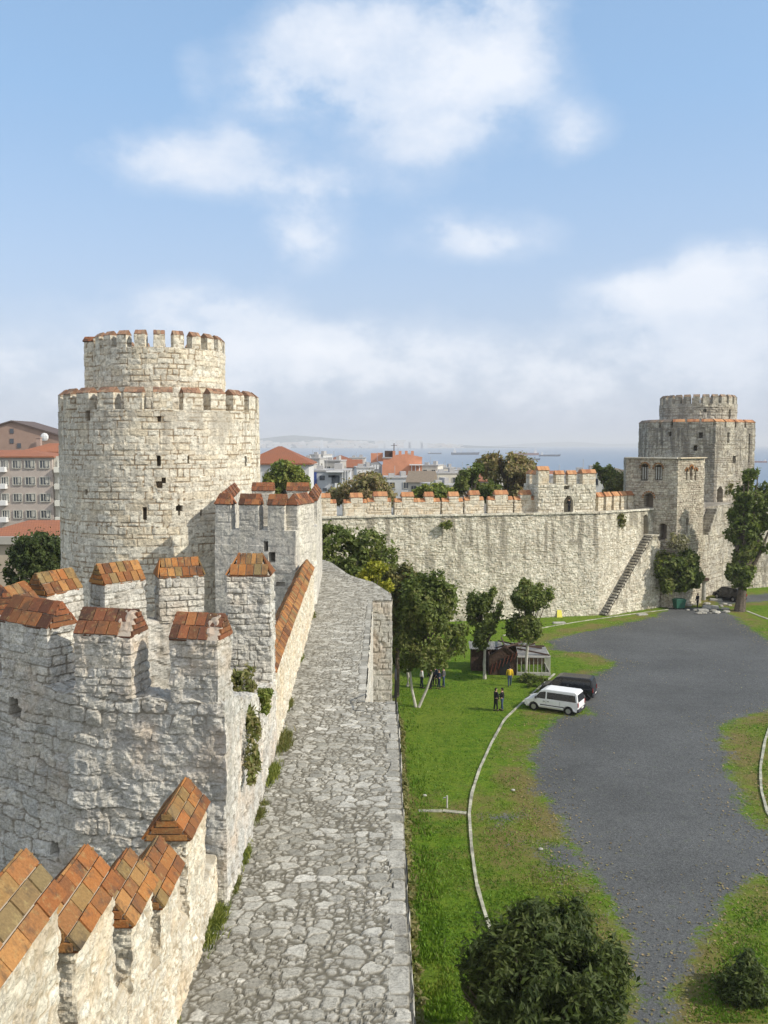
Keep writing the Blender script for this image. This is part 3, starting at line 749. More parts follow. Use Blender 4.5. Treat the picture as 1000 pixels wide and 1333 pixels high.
for k, (x0, x1, c0, c1, sh) in enumerate([(396, 409, 398, 406, 0), (413, 438, 413, 430, 1), (448, 478, 457, 472, 0), (479, 509, 487, 504, 0), (514, 543, 524, 538, 0), (544, 573, 554, 564, 0), (576, 603, 585, 597, 0), (605, 630, 612, 624, 0), (636, 668, 645, 661, 0), (670, 697, 678, 691, 0)]):
    p0, p1 = xpx(x0), xpx(x1); qd = inset_quad(p0, p1, .75)
    zs = 13.5+random.uniform(-.08, .08)
    m = masonry('merlon', qd, 11.98, zs, M['stone_cream'], cw, res=.14, hm=.3, wm=.5, seed=300+k, amp=.06, jw=.05, rough=.06)
    q0, q1 = xpx(c0), xpx(c1); qc = inset_quad(q0, q1, .75)
    masonry('raised_block', qc, zs, zs+.62, M['stone_cream'], m, res=.14, hm=.3, wm=.5, seed=320+k, amp=.05, jw=.04)
    cc = sum(qc)/4; dvec = qc[1]-qc[0]; rz = math.atan2(dvec[1], dvec[0])
    tile_cap('tile_cap', cc, np.linalg.norm(dvec), .75, .5, rz, zs+.62, M['tile_far'], m, 1, 3, k, .1)
    for a_, b_ in ((qd[0], qc[0]), (qc[1], qd[1])):
        L = np.linalg.norm(b_-a_)
        if L > .3:
            c = (a_+b_)/2-np.array([.2156, -.9765])*.37
            tile_cap('shoulder_cap', c, L-.1, .75, .4, rz, zs, M['tile_far'], m, 1, 2, k+9, 0., .06)
for k, x0 in enumerate([779, 789.5, 799.5, 809, 818, 827]):
    p0, p1 = xpx(x0, 3.4), xpx(x0+6.6, 3.4)
    merlon(cw, p0, p1, .8, 11.98, 13.7, M['stone_cream'], .14, M['tile_far'], caph=.5, seed=400+k, rows=1, cols=3, hm=.3, wm=.5, amp=.05, jw=.05)
# ---- the raised block on the wall
gb = empty('wall_turret', (21, 109, 12)); tag(gb, 'small crenellated stone block with a doorway rising from the far wall walk', 'turret')
f0, f1 = np.array(xpx(701, 1.6)), np.array(xpx(775, 1.6)); qd = inset_quad(f0, f1, 4.2)
mid = f0+(f1-f0)*.55
masonry('wall', qd, 11.98, 15.3, SF, gb, res=.12, hm=.32, wm=.5, seed=411, amp=.07, jw=.05, rough=.10, cap=False, thick=.7, floor=14.4, holes=[(f0+(f1-f0)*.52, 11.9, 13.9, .95, .9, True), (f0+(f1-f0)*.49, 14.75, 15.15, .5, .8)])
mb = MB(); mb.vprism(inset_quad(f0+(f1-f0)*.05, f1-(f1-f0)*.05, 3.8), 14.2, 14.42); mb.build('floor', M['cobble'], gb)
L = np.linalg.norm(f1-f0)
for k, (s0, s1, z) in enumerate([(0, 1.3, 17.0), (2.2, 3.2, 16.5), (3.75, 4.75, 16.5), (5.6, L, 16.6)]):
    p0, p1 = seg(f0, f1, s0, s1); merlon(gb, p0, p1, .7, 15.28, z, M['stone_cream'], .12, M['tile_far'], caph=.45, seed=420+k, rows=1, cols=3, hm=.3, wm=.5, amp=.05, jw=.05)
for k, s in enumerate((.6, 2.4)):
    p0, p1 = seg(qd[1], qd[2], s, s+1.0); merlon(gb, p0, p1, .7, 15.28, 16.5, M['stone_cream'], .2, M['tile_far'], caph=.45, seed=430+k, rows=1, cols=3)
    p0, p1 = seg(qd[3], qd[0], s, s+1.0); merlon(gb, p0, p1, .7, 15.28, 16.5, M['stone_cream'], .2, M['tile_far'], caph=.45, seed=440+k, rows=1, cols=3)

# ---- stair against the far wall
sc_ = empty('wall_staircase', (29, 108, 0)); tag(sc_, 'long stone staircase climbing the far curtain wall to its walkway', 'stairs')
A0 = np.array((25.9, 105.1)); A1 = np.array((33.8, 110.75)); dv = (A1-A0)/np.linalg.norm(A1-A0); Ls = np.linalg.norm(A1-A0); nv = np.array([dv[1], -dv[0]])
run = 8.3
def flank_top(p):
    s = float(np.dot(np.array(p)-A0, dv)); return max(.05, min(9.0, 9.0*s/run))-.05 if s < run else 9.0-.9*sstep(8.8, Ls, s)
masonry('flank_wall', [A0, A1, A1-nv*1.4, A0-nv*1.4], -.5, 9.0, SF, sc_, streak=3.0, res=[.12, .4, .4, .4], vres=.12, hm=.24, wm=.42, seed=501, amp=.05, jw=.03, rough=.13, ztop=flank_top, cap=False)
mb = MB(); ns = 29
for k in range(ns):
    s = run*(k+.5)/ns; z = 9.0*(k+1)/ns; c = A0+dv*s-nv*.72
    mb.box((c[0], c[1], z-.10), (run/ns+.02, 1.35, .20), rz=math.atan2(dv[1], dv[0]))
mb.build('steps', M['stone_grey'], sc_)  # whole flight in darker stone, its colour standing in for shaded risers
mb = MB(); c = A0+dv*(run+.6)-nv*.75; mb.box((c[0], c[1], 8.93), (1.5, 1.4, .18), rz=math.atan2(dv[1], dv[0])); mb.build('landing', SF, sc_)

# ================================================================== GATE BLOCK
SG = M['stone_gate']
gt = empty('gate_tower', (35, 115, 0)); tag(gt, 'square stone gate building with arched windows in front of the far right tower', 'tower')
G = [(35.5, 110), (40.1, 114), (37, 122.0), (31.6, 120), (30.3, 114)]
def onseg(a, b, px):
    a = np.array(a, float); b = np.array(b, float)
    return min((a+(b-a)*f for f in np.linspace(0, 1, 400)), key=lambda p: abs(500+FPX*p[0]/(p[1]*.997+.3)-px))
def zpy(p, py): return at(500, py, p[1]).z
gl = []
for px, y0, y1, w, arch in [(839.5, 604, 625, .95, True), (857, 605, 625, .95, True), (845.5, 642, 660, 1.1, True), (864.5, 682, 703, .9, True)]:
    p = onseg(G[4], G[0], px); gl.append((p, zpy(p, y1), zpy(p, y0), w, 1.2, arch))
for px, y0, y1, w in [(893.5, 608, 625, .28), (899.5, 605, 625, .42), (905.5, 608, 625, .28), (896, 674, 695, .42)]:
    p = onseg(G[0], G[1], px); gl.append((p, zpy(p, y1), zpy(p, y0), w, .9, True))
masonry('wall', G, -.5, 18.3, SG, gt, res=[.1, .5, 1, 1, .12], vres=.1, hm=.26, wm=.4, seed=511, amp=.05, jw=.05, rough=.09, holes=gl, offs=.06)
mb = MB()
for px in (839.5, 857):      # pale mullions and brick arches
    p = onseg(G[4], G[0], px); dd = np.array([5.2, -4.0])/6.56; n_ = np.array([-.61, -.79])
    z0, z1 = zpy(p, 624), zpy(p, 608)
    for o_ in (-.3, 0.0, .3):
        mb.box((p[0]+dd[0]*o_-n_[0]*.2, p[1]+dd[1]*o_-n_[1]*.2, (z0+z1)/2), (.12, .12, z1-z0), cc=(.9, 0, .5, 0))
mb.build('window_mullion', M['white_frame'], gt)
mb = MB()
for (px, y0, r, A_, B_) in [(839.5, 606, .62, G[4], G[0]), (857, 607, .62, G[4], G[0]), (893.5, 610, .34, G[0], G[1]), (899.5, 607, .40, G[0], G[1]), (905.5, 610, .34, G[0], G[1]), (845.5, 645, .75, G[4], G[0])]:
    p = onseg(A_, B_, px); dd = (np.array(B_)-np.array(A_)); dd = dd/np.linalg.norm(dd); n_ = np.array([dd[1], -dd[0]]); zc = zpy(p, y0)-.25
    for k in range(9):
        a = math.pi*k/8; cx = math.cos(a)*r; 
        mb.box((p[0]+dd[0]*cx+n_[0]*.06, p[1]+dd[1]*cx+n_[1]*.06, zc+math.sin(a)*r), (.2, .12, .16), rz=math.atan2(dd[1], dd[0]))
mb.build('brick_arch', M['tile'], gt)
mb = MB()
for a_, b_ in ((G[4], G[0]), (G[0], G[1])):
    mb.beam((a_[0], a_[1], 18.35), (b_[0], b_[1], 18.35), .7, .14)
mb.build('roof_edge', M['stone_cream'], gt)

# ================================================================== FAR RIGHT TOWER
SY = M['stone_grey']
ft = empty('polygonal_tower', (47, 137, 0)); tag(ft, 'massive many sided grey tower with a round upper drum on the far right', 'tower')
FT = [(46.8, 129), (54.5, 134.2), (55.3, 141), (50, 147), (42, 146.5), (38.9, 139.5), (39.0, 134.5), (41.4, 131.2)]
fh = []
for px, y0, y1, w, arch, A_, B_ in [(938, 634, 655, 1.2, True, FT[0], FT[1]), (955.5, 594, 603, .8, False, FT[0], FT[1]), (947, 563, 576, .3, True, FT[0], FT[1]), (911, 563, 570, .4, False, FT[7], FT[0]), (905, 580, 587, .3, False, FT[7], FT[0]), (871, 562, 567, .4, False, FT[6], FT[7]), (974, 565, 602, .25, False, FT[0], FT[1])]:
    p = onseg(A_, B_, px); fh.append((p, zpy(p, y1), zpy(p, y0), w, 1.2, arch))
masonry('wall', FT, -1, 22.4, SY, ft, res=[.14, .6, 1, 1, 1, .3, .14, .14], vres=.14, hm=.3, wm=.5, seed=521, amp=.05, jw=.035, rough=.12, streak=9., cap=False, thick=.9, floor=21.3, holes=fh)
mb = MB(); mb.vprism([(46.8, 130), (53.7, 134.8), (54, 141), (49.6, 146), (42.6, 145.5), (39.8, 139), (40, 134.8), (42, 132)], 21.1, 21.32); mb.build('floor', M['cobble'], ft)
for e in range(8):
    a_, b_ = np.array(FT[e]), np.array(FT[(e+1) % 8]); L = np.linalg.norm(b_-a_); n = max(1, round(L/2.1)); pit = L/n
    for k in range(n):
        p0, p1 = seg(a_, b_, pit*k+.12, pit*(k+1)-.38)
        merlon(ft, p0, p1, .9, 22.38, 23.2, SY, .2, M['tile_grey'] if e in (5, 6) else M['tile_far'], caph=.38, seed=e*10+k, rows=1, cols=4, hm=.3, wm=.5, amp=.06, jw=.05)
FC = (47.3, 138.0)
masonry('upper_drum', circ(*FC, 5.5, 70, R(120)), 21.3, 25.9, SY, ft, res=.16, hm=.36, wm=.55, seed=531, amp=.05, jw=.04, rough=.16, cap=False, thick=.7, floor=24.9,
        holes=[(cyl(918, 529, FC, 5.5)[0], 24.7, 25.1, .45, .6), (cyl(950, 535, FC, 5.5)[0], 23.6, 25.0, .3, .6)])
mb = MB(); mb.vprism(circ(*FC, 5.1, 40), 24.6, 24.92); mb.build('floor', M['cobble'], ft)
ring_merlons(ft, FC, 5.5, 25, .64, 25.88, 26.9, .7, SY, M['tile_grey'], .2, .34, R(4), seed=540, rows=1, cols=2)

# ================================================================== WALL RIGHT OF THE GATE
rw = empty('inner_wall', (50, 125, 0)); tag(rw, 'grey streaked wall running right from the gate building behind the tall tree', 'wall')
RW = [(40.0, 116.5), (47, 124.5), (62, 131), (78, 136), (77, 140), (61, 135), (45, 128.5), (38, 120)]
masonry('wall', RW, -1, 11.8, SY, rw, res=[.14, .16, .4, 1, 1, 1, 1, 1], vres=.14, hm=.34, wm=.5, seed=551, amp=.04, jw=.035, rough=.15, streak=9., batter=.04)
for k, (px, A_, B_) in enumerate([(921, RW[0], RW[1]), (931, RW[0], RW[1])]):
    p = onseg(A_, B_, px); p0, p1 = (p[0]-.4-1.5, p[1]+1.2), (p[0]+.5-1.5, p[1]+2.2)
    merlon(rw, p0, p1, .8, 11.78, 13.7 if k == 0 else 12.6, SG, .2, M['tile_far'], caph=.5, seed=560+k, rows=1, cols=3)
mb = MB()
for k in range(9):
    f = k/9; mb.box((41.2+1.9*f, 116.6+2.3*f, 8.6+.36*k), (.45, 1.3, .36), rz=R(50))
mb.build('steps', SY, rw)
# ================================================================== GROUND, COURTYARD, CITY TERRAIN, SEA
def ground_mat():
    m, nt = newmat('courtyard_ground'); g = NT(nt); P = g.pos(); r1, gg, r2, ex = g.st()   # r1 gravel, gg dry, r2 moss/sparse
    n = g.noise(P, .55, 7, .68); nf = g.noise(P, 6., 5, .7); nb = g.noise(P, .12, 4, .6); n4 = g.noise(P, 28., 4, .7); n2 = g.noise(P, 1.8, 5, .65)
    grass = g.ramp(n2, [(.30, (.045, .105, .010)), (.46, (.085, .165, .012)), (.60, (.13, .20, .018)), (.74, (.10, .145, .02))])
    grass = g.mix(g.ramp(nb, [(.40, 0.), (.65, .55)]), grass, (.16, .20, .03))
    grass = g.mix(1., grass, g.ramp(nf, [(.28, .62), (.5, 1.), (.72, 1.25)]), 'MULTIPLY')
    grass = g.mix(1., grass, g.ramp(n4, [(.28, .7), (.5, 1.), (.72, 1.2)]), 'MULTIPLY')
    dry = g.ramp(n2, [(.3, (.16, .12, .055)), (.55, (.20, .155, .06)), (.7, (.13, .13, .04))])
    dm = g.ramp(g.math('ADD', gg, g.math('MULTIPLY', g.math('SUBTRACT', n, .5), 1.5)), [(.38, 0.), (.75, 1.)])
    base = g.mix(g.math('MULTIPLY', dm, .85), grass, dry)
    gr = g.ramp(n4, [(.32, (.047, .049, .050)), (.5, (.090, .093, .094)), (.68, (.158, .162, .160))])
    n9 = g.noise(P, 90., 3, .7); gr = g.mix(1., gr, g.ramp(n9, [(.35, .75), (.65, 1.28)]), 'MULTIPLY')
    gr = g.mix(1., gr, g.ramp(nf, [(.3, .85), (.7, 1.15)]), 'MULTIPLY')
    gr = g.mix(1., gr, g.ramp(g.noise(P, 9., 4, .75), [(.3, .72), (.5, 1.), (.7, 1.3)]), 'MULTIPLY')
    gr = g.mix(g.ramp(n2, [(.58, 0.), (.75, .45)]), gr, (.085, .10, .055))
    gr = g.mix(1., gr, g.ramp(nb, [(.3, .80), (.7, 1.18)]), 'MULTIPLY')
    gr = g.mix(1., gr, g.ramp(n2, [(.3, .88), (.7, 1.08)]), 'MULTIPLY')
    gm = g.ramp(g.math('ADD', r1, g.math('MULTIPLY', g.math('SUBTRACT', g.math('ADD', g.math('MULTIPLY', n, .55), g.math('MULTIPLY', nf, .45)), .5), 2.0)), [(.44, 0.), (.62, 1.)])
    base = g.mix(gm, base, gr)
    b = g.n('ShaderNodeBump', i_Distance=.10); g.l(g.math('ADD', nf, g.math('MULTIPLY', n4, .6)), b.inputs['Height'])
    g.l(g.ramp(gm, [(0., 1.), (1., .25)]), b.inputs['Strength'])
    p = g.n('ShaderNodeBsdfPrincipled', i_Roughness=.95); p.inputs['Specular IOR Level'].default_value = .08
    g.l(base, p.inputs['Base Color']); g.l(b.outputs[0], p.inputs['Normal']); g.out(p.outputs[0]); return m
def polyd(X, Y, poly):
    d = np.full(X.shape, 1e9); n = len(poly)
    for k in range(n):
        x1, y1 = poly[k]; x2, y2 = poly[(k+1) % n]; dx, dy = x2-x1, y2-y1
        t = np.clip(((X-x1)*dx+(Y-y1)*dy)/(dx*dx+dy*dy+1e-9), 0, 1)
        d = np.minimum(d, np.hypot(X-x1-t*dx, Y-y1-t*dy))
    return np.where(inside(X, Y, poly), d, -d)
def G0(*pts): return [tuple(on_z(px, py, 0)[:2]) for px, py in pts]
gravel = G0((872, 792), (850, 803), (800, 815), (750, 825), (712, 835), (722, 846), (775, 852), (800, 862), (790, 874), (755, 884), (740, 905), (770, 930), (722, 935), (702, 958), (690, 990), (700, 1030), (722, 1060), (742, 1100), (765, 1140), (792, 1170), (818, 1230), (825, 1300), (822, 1420), (860, 1420), (880, 1290), (915, 1215), (950, 1165), (985, 1140), (1020, 1150), (1030, 1080), (985, 1080), (966, 1045), (948, 990), (940, 945), (1000, 925), (1100, 915), (1100, 850), (1010, 840), (960, 806), (935, 790))
patch1 = G0((640, 1062), (672, 1062), (668, 1072), (640, 1070)); patch2 = G0((690, 1095), (755, 1090), (790, 1130), (780, 1160), (745, 1140), (705, 1125))
patch3 = G0((935, 778), (1010, 772), (1010, 782), (935, 788))
gx = np.concatenate([np.arange(.1, 40, .22), np.arange(40, 100, .8)]); gy = np.concatenate([np.arange(2, 75, .22), np.arange(75, 150, .45)])
X, Y = np.meshgrid(gx, gy)
gd = np.maximum(polyd(X, Y, gravel), np.maximum(polyd(X, Y, patch2)*.5-.2, polyd(X, Y, patch3)))
gd = np.maximum(gd, polyd(X, Y, patch1)*.6-.1)
gv = np.clip(.5+gd/np.where(gd < 0, 4.2, 2.6), 0, 1)
dryv = .72*np.exp(-((gd+1.2)/2.0)**2)*(.4+.9*fbm(X*.3, Y*.3, 41, 3))+.62*np.exp(-(np.maximum(X-.4, 0)/1.5)**2)
dryv = dryv+.22*sstep(6, 9, X)*sstep(.5, .7, fbm(X*.12, Y*.12, 77, 3))
Z = .16*(fbm(X*.15, Y*.15, 12, 3)-.5)*(1-gv)+.02
cy = mk('courtyard_lawn', np.stack([X, Y, Z], -1).reshape(-1, 3), gridq(*X.shape), ground_mat(), st=np.stack([gv, dryv, gv*0, gv*0], -1).reshape(-1, 4), smooth=True)
tag(cy, 'courtyard ground of bright green grass around a grey gravel drive', None, None, 'structure')
# wide terrain
def terr(y): return float(np.interp(y, [-200, 160, 300, 620, 700, 1200], [-.35, -.35, -2.5, -14, -16, -18]))
ys = [-200, -50, 0, 60, 120, 160, 220, 300, 400, 500, 620, 660, 700]; xs = np.linspace(-2500, 2500, 41)
X, Y = np.meshgrid(xs, ys); Z = np.vectorize(terr)(Y)
earth = plain('dry_earth', (.13, .11, .07), .95, var=.3, scale=.3, bump=.1, c2=(.07, .09, .03))
o = mk('ground', np.stack([X, Y, Z], -1).reshape(-1, 3), gridq(*X.shape), earth); tag(o, 'brown and green earth of the town outside the fortress walls', kind='structure')
# sea
m, nt = newmat('sea_water'); g = NT(nt); P = g.pos()
b = g.n('ShaderNodeBump', i_Distance=1.0, i_Strength=.35); g.l(g.noise(P, .06, 6, .65), b.inputs['Height'])
p = g.n('ShaderNodeBsdfPrincipled', i_Roughness=.28); g.l(g.mix(g.noise(P, .0012, 3, .5, sc=(.4, 1, 1)), (.035, .085, .15), (.05, .11, .18)), p.inputs['Base Color']); g.l(b.outputs[0], p.inputs['Normal']); g.out(p.outputs[0])
o = mk('sea', [(-22000, 560, -15), (22000, 560, -15), (22000, 24000, -15), (-22000, 24000, -15)], [[0, 1, 2, 3]], m); tag(o, 'blue sea with ships at anchor', kind='structure')
# far hills
def hills(name, Y, x0, x1, prof, label, c):
    xs = np.linspace(x0, x1, 160); V = []; 
    hp = np.array([float(np.interp(x, [q[0] for q in prof], [q[1] for q in prof])) for x in xs])
    hp = hp*.66*(.8+.4*fbm(xs*.0016, xs*0, 5, 4))
    rows = [(-400, -16.), (-200, .35), (0, 1.), (900, .9), (1800, .2)]
    for dy, f in rows:
        for x, h in zip(xs, hp): V.append((x, Y+dy, -16 if f < 0 else -15+h*f))
    return tag(mk(name, V, gridq(len(rows), len(xs)), plain(name, c, .95, var=.3, scale=.004), smooth=True), label, kind='structure')
def hx(px, Y): return (px-500)/FPX*Y
hills('hills', 9000, hx(300, 9000), hx(700, 9000), [(hx(p, 9000), h) for p, h in [(300, 110), (350, 150), (385, 185), (430, 140), (480, 120), (530, 95), (575, 60), (640, 25), (700, 2)]], 'pale hazy hills across the water', (.10, .12, .10))
hills('islands', 15000, hx(640, 15000), hx(900, 15000), [(hx(p, 15000), h) for p, h in [(640, 2), (690, 70), (740, 120), (790, 60), (850, 90), (900, 2)]], 'faint islands on the horizon', (.10, .12, .10))
mb = MB(); rr = random.Random(5)
for k in range(420):
    px = rr.uniform(330, 600) if rr.random() < .7 else rr.uniform(380, 570); Y = 8550+rr.uniform(0, 350); hgt = rr.uniform(8, 26); x = hx(px, Y)
    base_ = -15+ (Y-8600)*.18*(1 if px < 540 else .5)
    mb.box((x, Y, base_+hgt/2), (rr.uniform(15, 70), 25, hgt), cc=(rr.random(), 0, 0, 0))
wm = tile_mat('pale_walls', [(.5, .48, .45), (.75, .73, .7), (.6, .5, .42), (.7, .7, .72)], amt=0, lich=(.6, .6, .6))
tag(mb.build('far_city', wm), 'pale mass of city buildings on the far shore', kind='stuff')
mb = MB(); 
for px, h, wd in [(497, 42, 60), (508, 70, 110), (530, 55, 60), (541, 70, 130), (552, 50, 60), (419, 75, 22)]:
    mb.box((hx(px, 8300), 8300, -15+h/2), (wd, 60, h))
tag(mb.build('shore_buildings', M['cloth_white']), 'white harbour blocks on the far shore', kind='stuff')

# ------------------------------------------------------------------ ships
def ship(px, py, L, label, kind=0, flip=1):
    d = ray(px, py); Y = d.y*(-35/d.z); x = d.x*(-35/d.z)
    t = empty('cargo_ship', (x, Y, -15)); tag(t, label, 'ship', 'ships anchored on the sea')
    mb = MB(); hgt = L*.075
    pr = [(-L/2, 0), (L/2*.93, 0), (L/2, hgt*1.3), (L/2*.85, hgt*1.1), (-L*.46, hgt), (-L/2, hgt*1.2)]
    pr = [(a*flip, b) for a, b in pr]
    mb.prism(pr, -L*.07, L*.07); 
    Mx = Matrix.Translation((x, Y, -15)); mb.build('hull', hullm[kind % 2], t, M=Mx)
    mb = MB(); sx_ = -L*.38*flip
    mb.box((sx_, 0, hgt+L*.04), (L*.1, L*.11, L*.08)); mb.box((sx_, 0, hgt+L*.09), (L*.06, L*.12, L*.03)); mb.tube([(sx_-L*.02*flip, 0, hgt+L*.1), (sx_-L*.02*flip, 0, hgt+L*.15)], L*.013, 6)
    mb.build('superstructure', M['cloth_white'], t, M=Mx)
    mb = MB()
    for f in (-.15, .1, .32): mb.tube([(f*L*flip, 0, hgt), (f*L*flip, 0, hgt+L*.12)], L*.006, 5); mb.beam((f*L*flip, 0, hgt+L*.11), ((f+.08)*L*flip, 0, hgt+L*.03), L*.006, L*.006)
    mb.build('mast', M['cloth_white'], t, M=Mx)
hullm = [plain('ship_hull', (.05, .06, .09), .6), plain('red_hull', (.22, .07, .05), .6)]
ship(606, 592, 95, 'long dark cargo ship just left of the big autumn tree', 0)
ship(683, 592.5, 90, 'dark cargo ship with white bridge right of the big autumn tree', 1, -1)
ship(690, 599, 45, 'smallest dark boat nearest the autumn tree', 0, 1)
ship(716, 594, 62, 'low dark ship on the sea above the far wall turret', 0, 1)
ship(566, 591, 50, 'tiny grey ship above the salmon building', 0, 1)
ship(988, 602, 30, 'white boat at the far right edge beside the grey tower', 1, -1)

# ------------------------------------------------------------------ buildings
wall_m = {}
def wmat(c):
    if c not in wall_m: wall_m[c] = plain('render_wall', c, .9, var=.08, scale=.6)
    return wall_m[c]
WIN = plain('window_glass', (.06, .07, .085), .15, var=.1, spec=.7)
FRM = M['white_frame']
def building(name, label, cat, c, size, z0, z1, rz=0., wall=(.6, .58, .54), roof='flat', rh=1.5, rmat=None, rows=0, cols=0, wy=None, group=None, wsz=(1.1, 1.3), sidecols=0, over=.5, chim=0, rcol=None):
    t = empty(name, (c[0], c[1], z0)); tag(t, label, cat, group)
    Mx = Matrix.Translation((c[0], c[1], 0)) @ Matrix.Rotation(rz, 4, 'Z'); L, W = size
    mb = MB(); mb.box((0, 0, (z0+z1)/2), (L, W, z1-z0))
    if roof == 'gable': mb.prism([(-L/2, z1), (L/2, z1), (0, z1+rh)], -W/2, W/2)
    mb.build('wall', wmat(wall), t, M=Mx)
    rm = rmat or M['roof_red']; mb = MB(); l = L/2+over; w = W/2+over
    if roof == 'hip':
        r = max(l-w, .3)
        mb.add([(-l, -w, z1), (l, -w, z1), (l, w, z1), (-l, w, z1), (-r, 0, z1+rh), (r, 0, z1+rh)], [(0, 3, 2, 1), (0, 1, 5, 4), (2, 3, 4, 5), (1, 2, 5), (3, 0, 4)])
        mb.box((0, 0, z1-.1), (2*l, 2*w, .22))
    elif roof == 'gable':   # ridge along y, gable faces camera
        k = rh/(L/2)
        for s in (-1, 1):
            q = [(s*l, z1-k*over), (0, z1+rh), (0, z1+rh+.3), (s*(l+.05), z1-k*over+.3)]
            mb.prism(q, -w, w)
    elif roof == 'gablex':
        k = rh/(W/2)
        mb.add([(-l, -w, z1-k*over), (l, -w, z1-k*over), (l, w, z1-k*over), (-l, w, z1-k*over), (-l, 0, z1+rh), (l, 0, z1+rh)], [(0, 3, 2, 1), (0, 1, 5, 4), (2, 3, 4, 5), (1, 2, 5), (3, 0, 4)])
    else:
        mb.box((0, 0, z1+.02), (L+.3, W+.3, .3)); mb.box((L*.2, 0, z1+.6), (L*.2, W*.3, 1.2)); mb.box((-L*.25, -W*.2, z1+.4), (1.2, 1.2, .9)); mb.tube([(-L*.1, 0, z1), (-L*.1, 0, z1+2.4)], .05, 4)
    rf = mb.build('roof', rm if roof != 'flat' else wmat((.42, .41, .40)), t, M=Mx)
    for k in range(chim):
        mb = MB(); cx = -L*.3+L*.6*k/max(1, chim-1); mb.box((cx, 0, z1+rh*.7+.5), (.8, .8, 2.0)); mb.box((cx, 0, z1+rh*.7+1.55), (1.0, 1.0, .15)); mb.build('chimney', wmat(wall), rf, M=Mx)
    fh = (z1-z0)/max(rows, 1)
    def win(x, y, z, rot):
        Mw = Mx @ Matrix.Translation((x, y, z)) @ Matrix.Rotation(rot, 4, 'Z')
        mb = MB(); mb.box((0, 0, 0), (wsz[0], .08, wsz[1]))
        f = mb.build('window', WIN, t, M=Mw); mb = MB()
        for a in (-1, 1): mb.box((a*wsz[0]/2, -.05, 0), (.12, .12, wsz[1]+.12)); mb.box((0, -.05, a*wsz[1]/2), (wsz[0]-.12, .12, .12))
        mb.box((0, -.06, 0), (.07, .08, wsz[1]-.1)); mb.build('frame', FRM, f, M=Mw)
    for r in range(rows):
        for k in range(cols): win(-L/2+L*(k+.5)/cols, -W/2-.02, z0+fh*(r+.55), 0)
        for k in range(sidecols): win(L/2+.02, -W/2+W*(k+.5)/sidecols, z0+fh*(r+.55), math.pi/2)
    return t, Mx
def bpx(px0, px1, Y): x0, x1 = at(px0, 600, Y).x, at(px1, 600, Y).x; return (x0+x1)/2, x1-x0
# left: apartment block
Y = 150; cx, L = bpx(-70, 68, Y); zt = at(0, 594, Y).z
ap, Mx = building('apartment_block', 'grey four storey apartment block with white windows and red hipped roof', 'apartment block', (cx, Y+6), (L, 12), -.4, zt, wall=(.46, .40, .36), roof='hip', rh=1.0, over=.4)
cx2, L2 = bpx(68.5, 100, Y)
mb = MB(); mb.box((cx2, Y+6.6, zt/2), (L2, 12, zt)); mb.build('end_bay', wmat((.62, .60, .52)), ap)
for r in range(4):
    z = zt-1.3-r*2.75; 
    for px, wpx in ((6, 11), (22, 13), (39, 15), (58, 15), (-14, 14), (-34, 14)):
        x, wd = bpx(px-wpx/2, px+wpx/2, Y)
        mb = MB(); mb.box((x, Y-.02, z), (wd*.86, .1, 1.25)); f = mb.build('window', WIN, ap)
        mb = MB(); 
        for a in (-1, 1): mb.box((x+a*wd*.43, Y-.1, z), (.14, .14, 1.4)); mb.box((x, Y-.1, z+a*.66), (wd*.86-.1, .14, .14))
        for a in (-.15, .15): mb.box((x+a*wd, Y-.1, z), (.08, .1, 1.2))
        mb.box((x+wd*.18*(1 if px > 0 else -1), Y-.085, z+.1), (wd*.3, .06, 1.0)); mb.build('frame', FRM, f)
    mb = MB(); mb.box((cx2, Y-.2, z-.9), (L2*.8, 1.0, .9)); mb.box((cx2, Y+.5, z), (L2*.7, .1, 1.3)); mb.build('balcony', wmat((.7, .69, .62)), ap)
    mb = MB(); x, wd = bpx(0, 9, Y); mb.box((x, Y-.5, z-.85), (wd, 1.0, .8)); mb.build('balcony', M['cloth_white'], ap)
# brown gabled house further back
Y = 195; cx, L = bpx(-62, 84, Y)
br, Mx = building('gabled_house', 'brown house with a low curved gable rising behind the apartment block', 'house', (cx+1, Y+6), (L, 12), -.4, at(0, 571, Y).z, wall=(.36, .25, .20), roof='gable', rh=at(0, 549, Y).z-at(0, 571, Y).z, rmat=wmat((.12, .09, .08)), over=.4)
mb = MB()
for px, py in ((15.5, 561), (15.5, 574), (25, 580)): p = at(px, py, Y-.05); mb.box(p, (.8, .12, 1.0))
mb.build('window', WIN, br); mb = MB(); p = at(58, 569, Y-1); mb.ball(p, (.9, .3, .9), 8); mb.build('satellite_dish', M['cloth_white'], br)
# red roof annex before it
Y = 172; cx, L = bpx(28, 95, Y)
building('red_roofed_house', 'house whose red roof shows between the brown gable and the apartments', 'house', (cx, Y+4), (L, 8), -.4, at(0, 588, Y).z, wall=(.40, .30, .25), roof='hip', rh=at(0, 579, Y).z-at(0, 588, Y).z+.3, chim=2)
# orange roofed low building
Y = 108; cx, L = bpx(-40, 130, Y); ze = at(0, 690, Y).z
ob, Mx = building('low_building', 'long low tan building with a bright orange tiled roof at the left edge', 'building', (cx, Y+5), (L, 10), -.4, ze-.9, wall=(.44, .37, .29), roof='hip', rh=1.7, over=.5)
mb = MB(); mb.box((cx, Y-.3, ze-1.2), (L+1, .6, .9)); mb.build('eaves_band', wmat((.40, .38, .34)), ob)
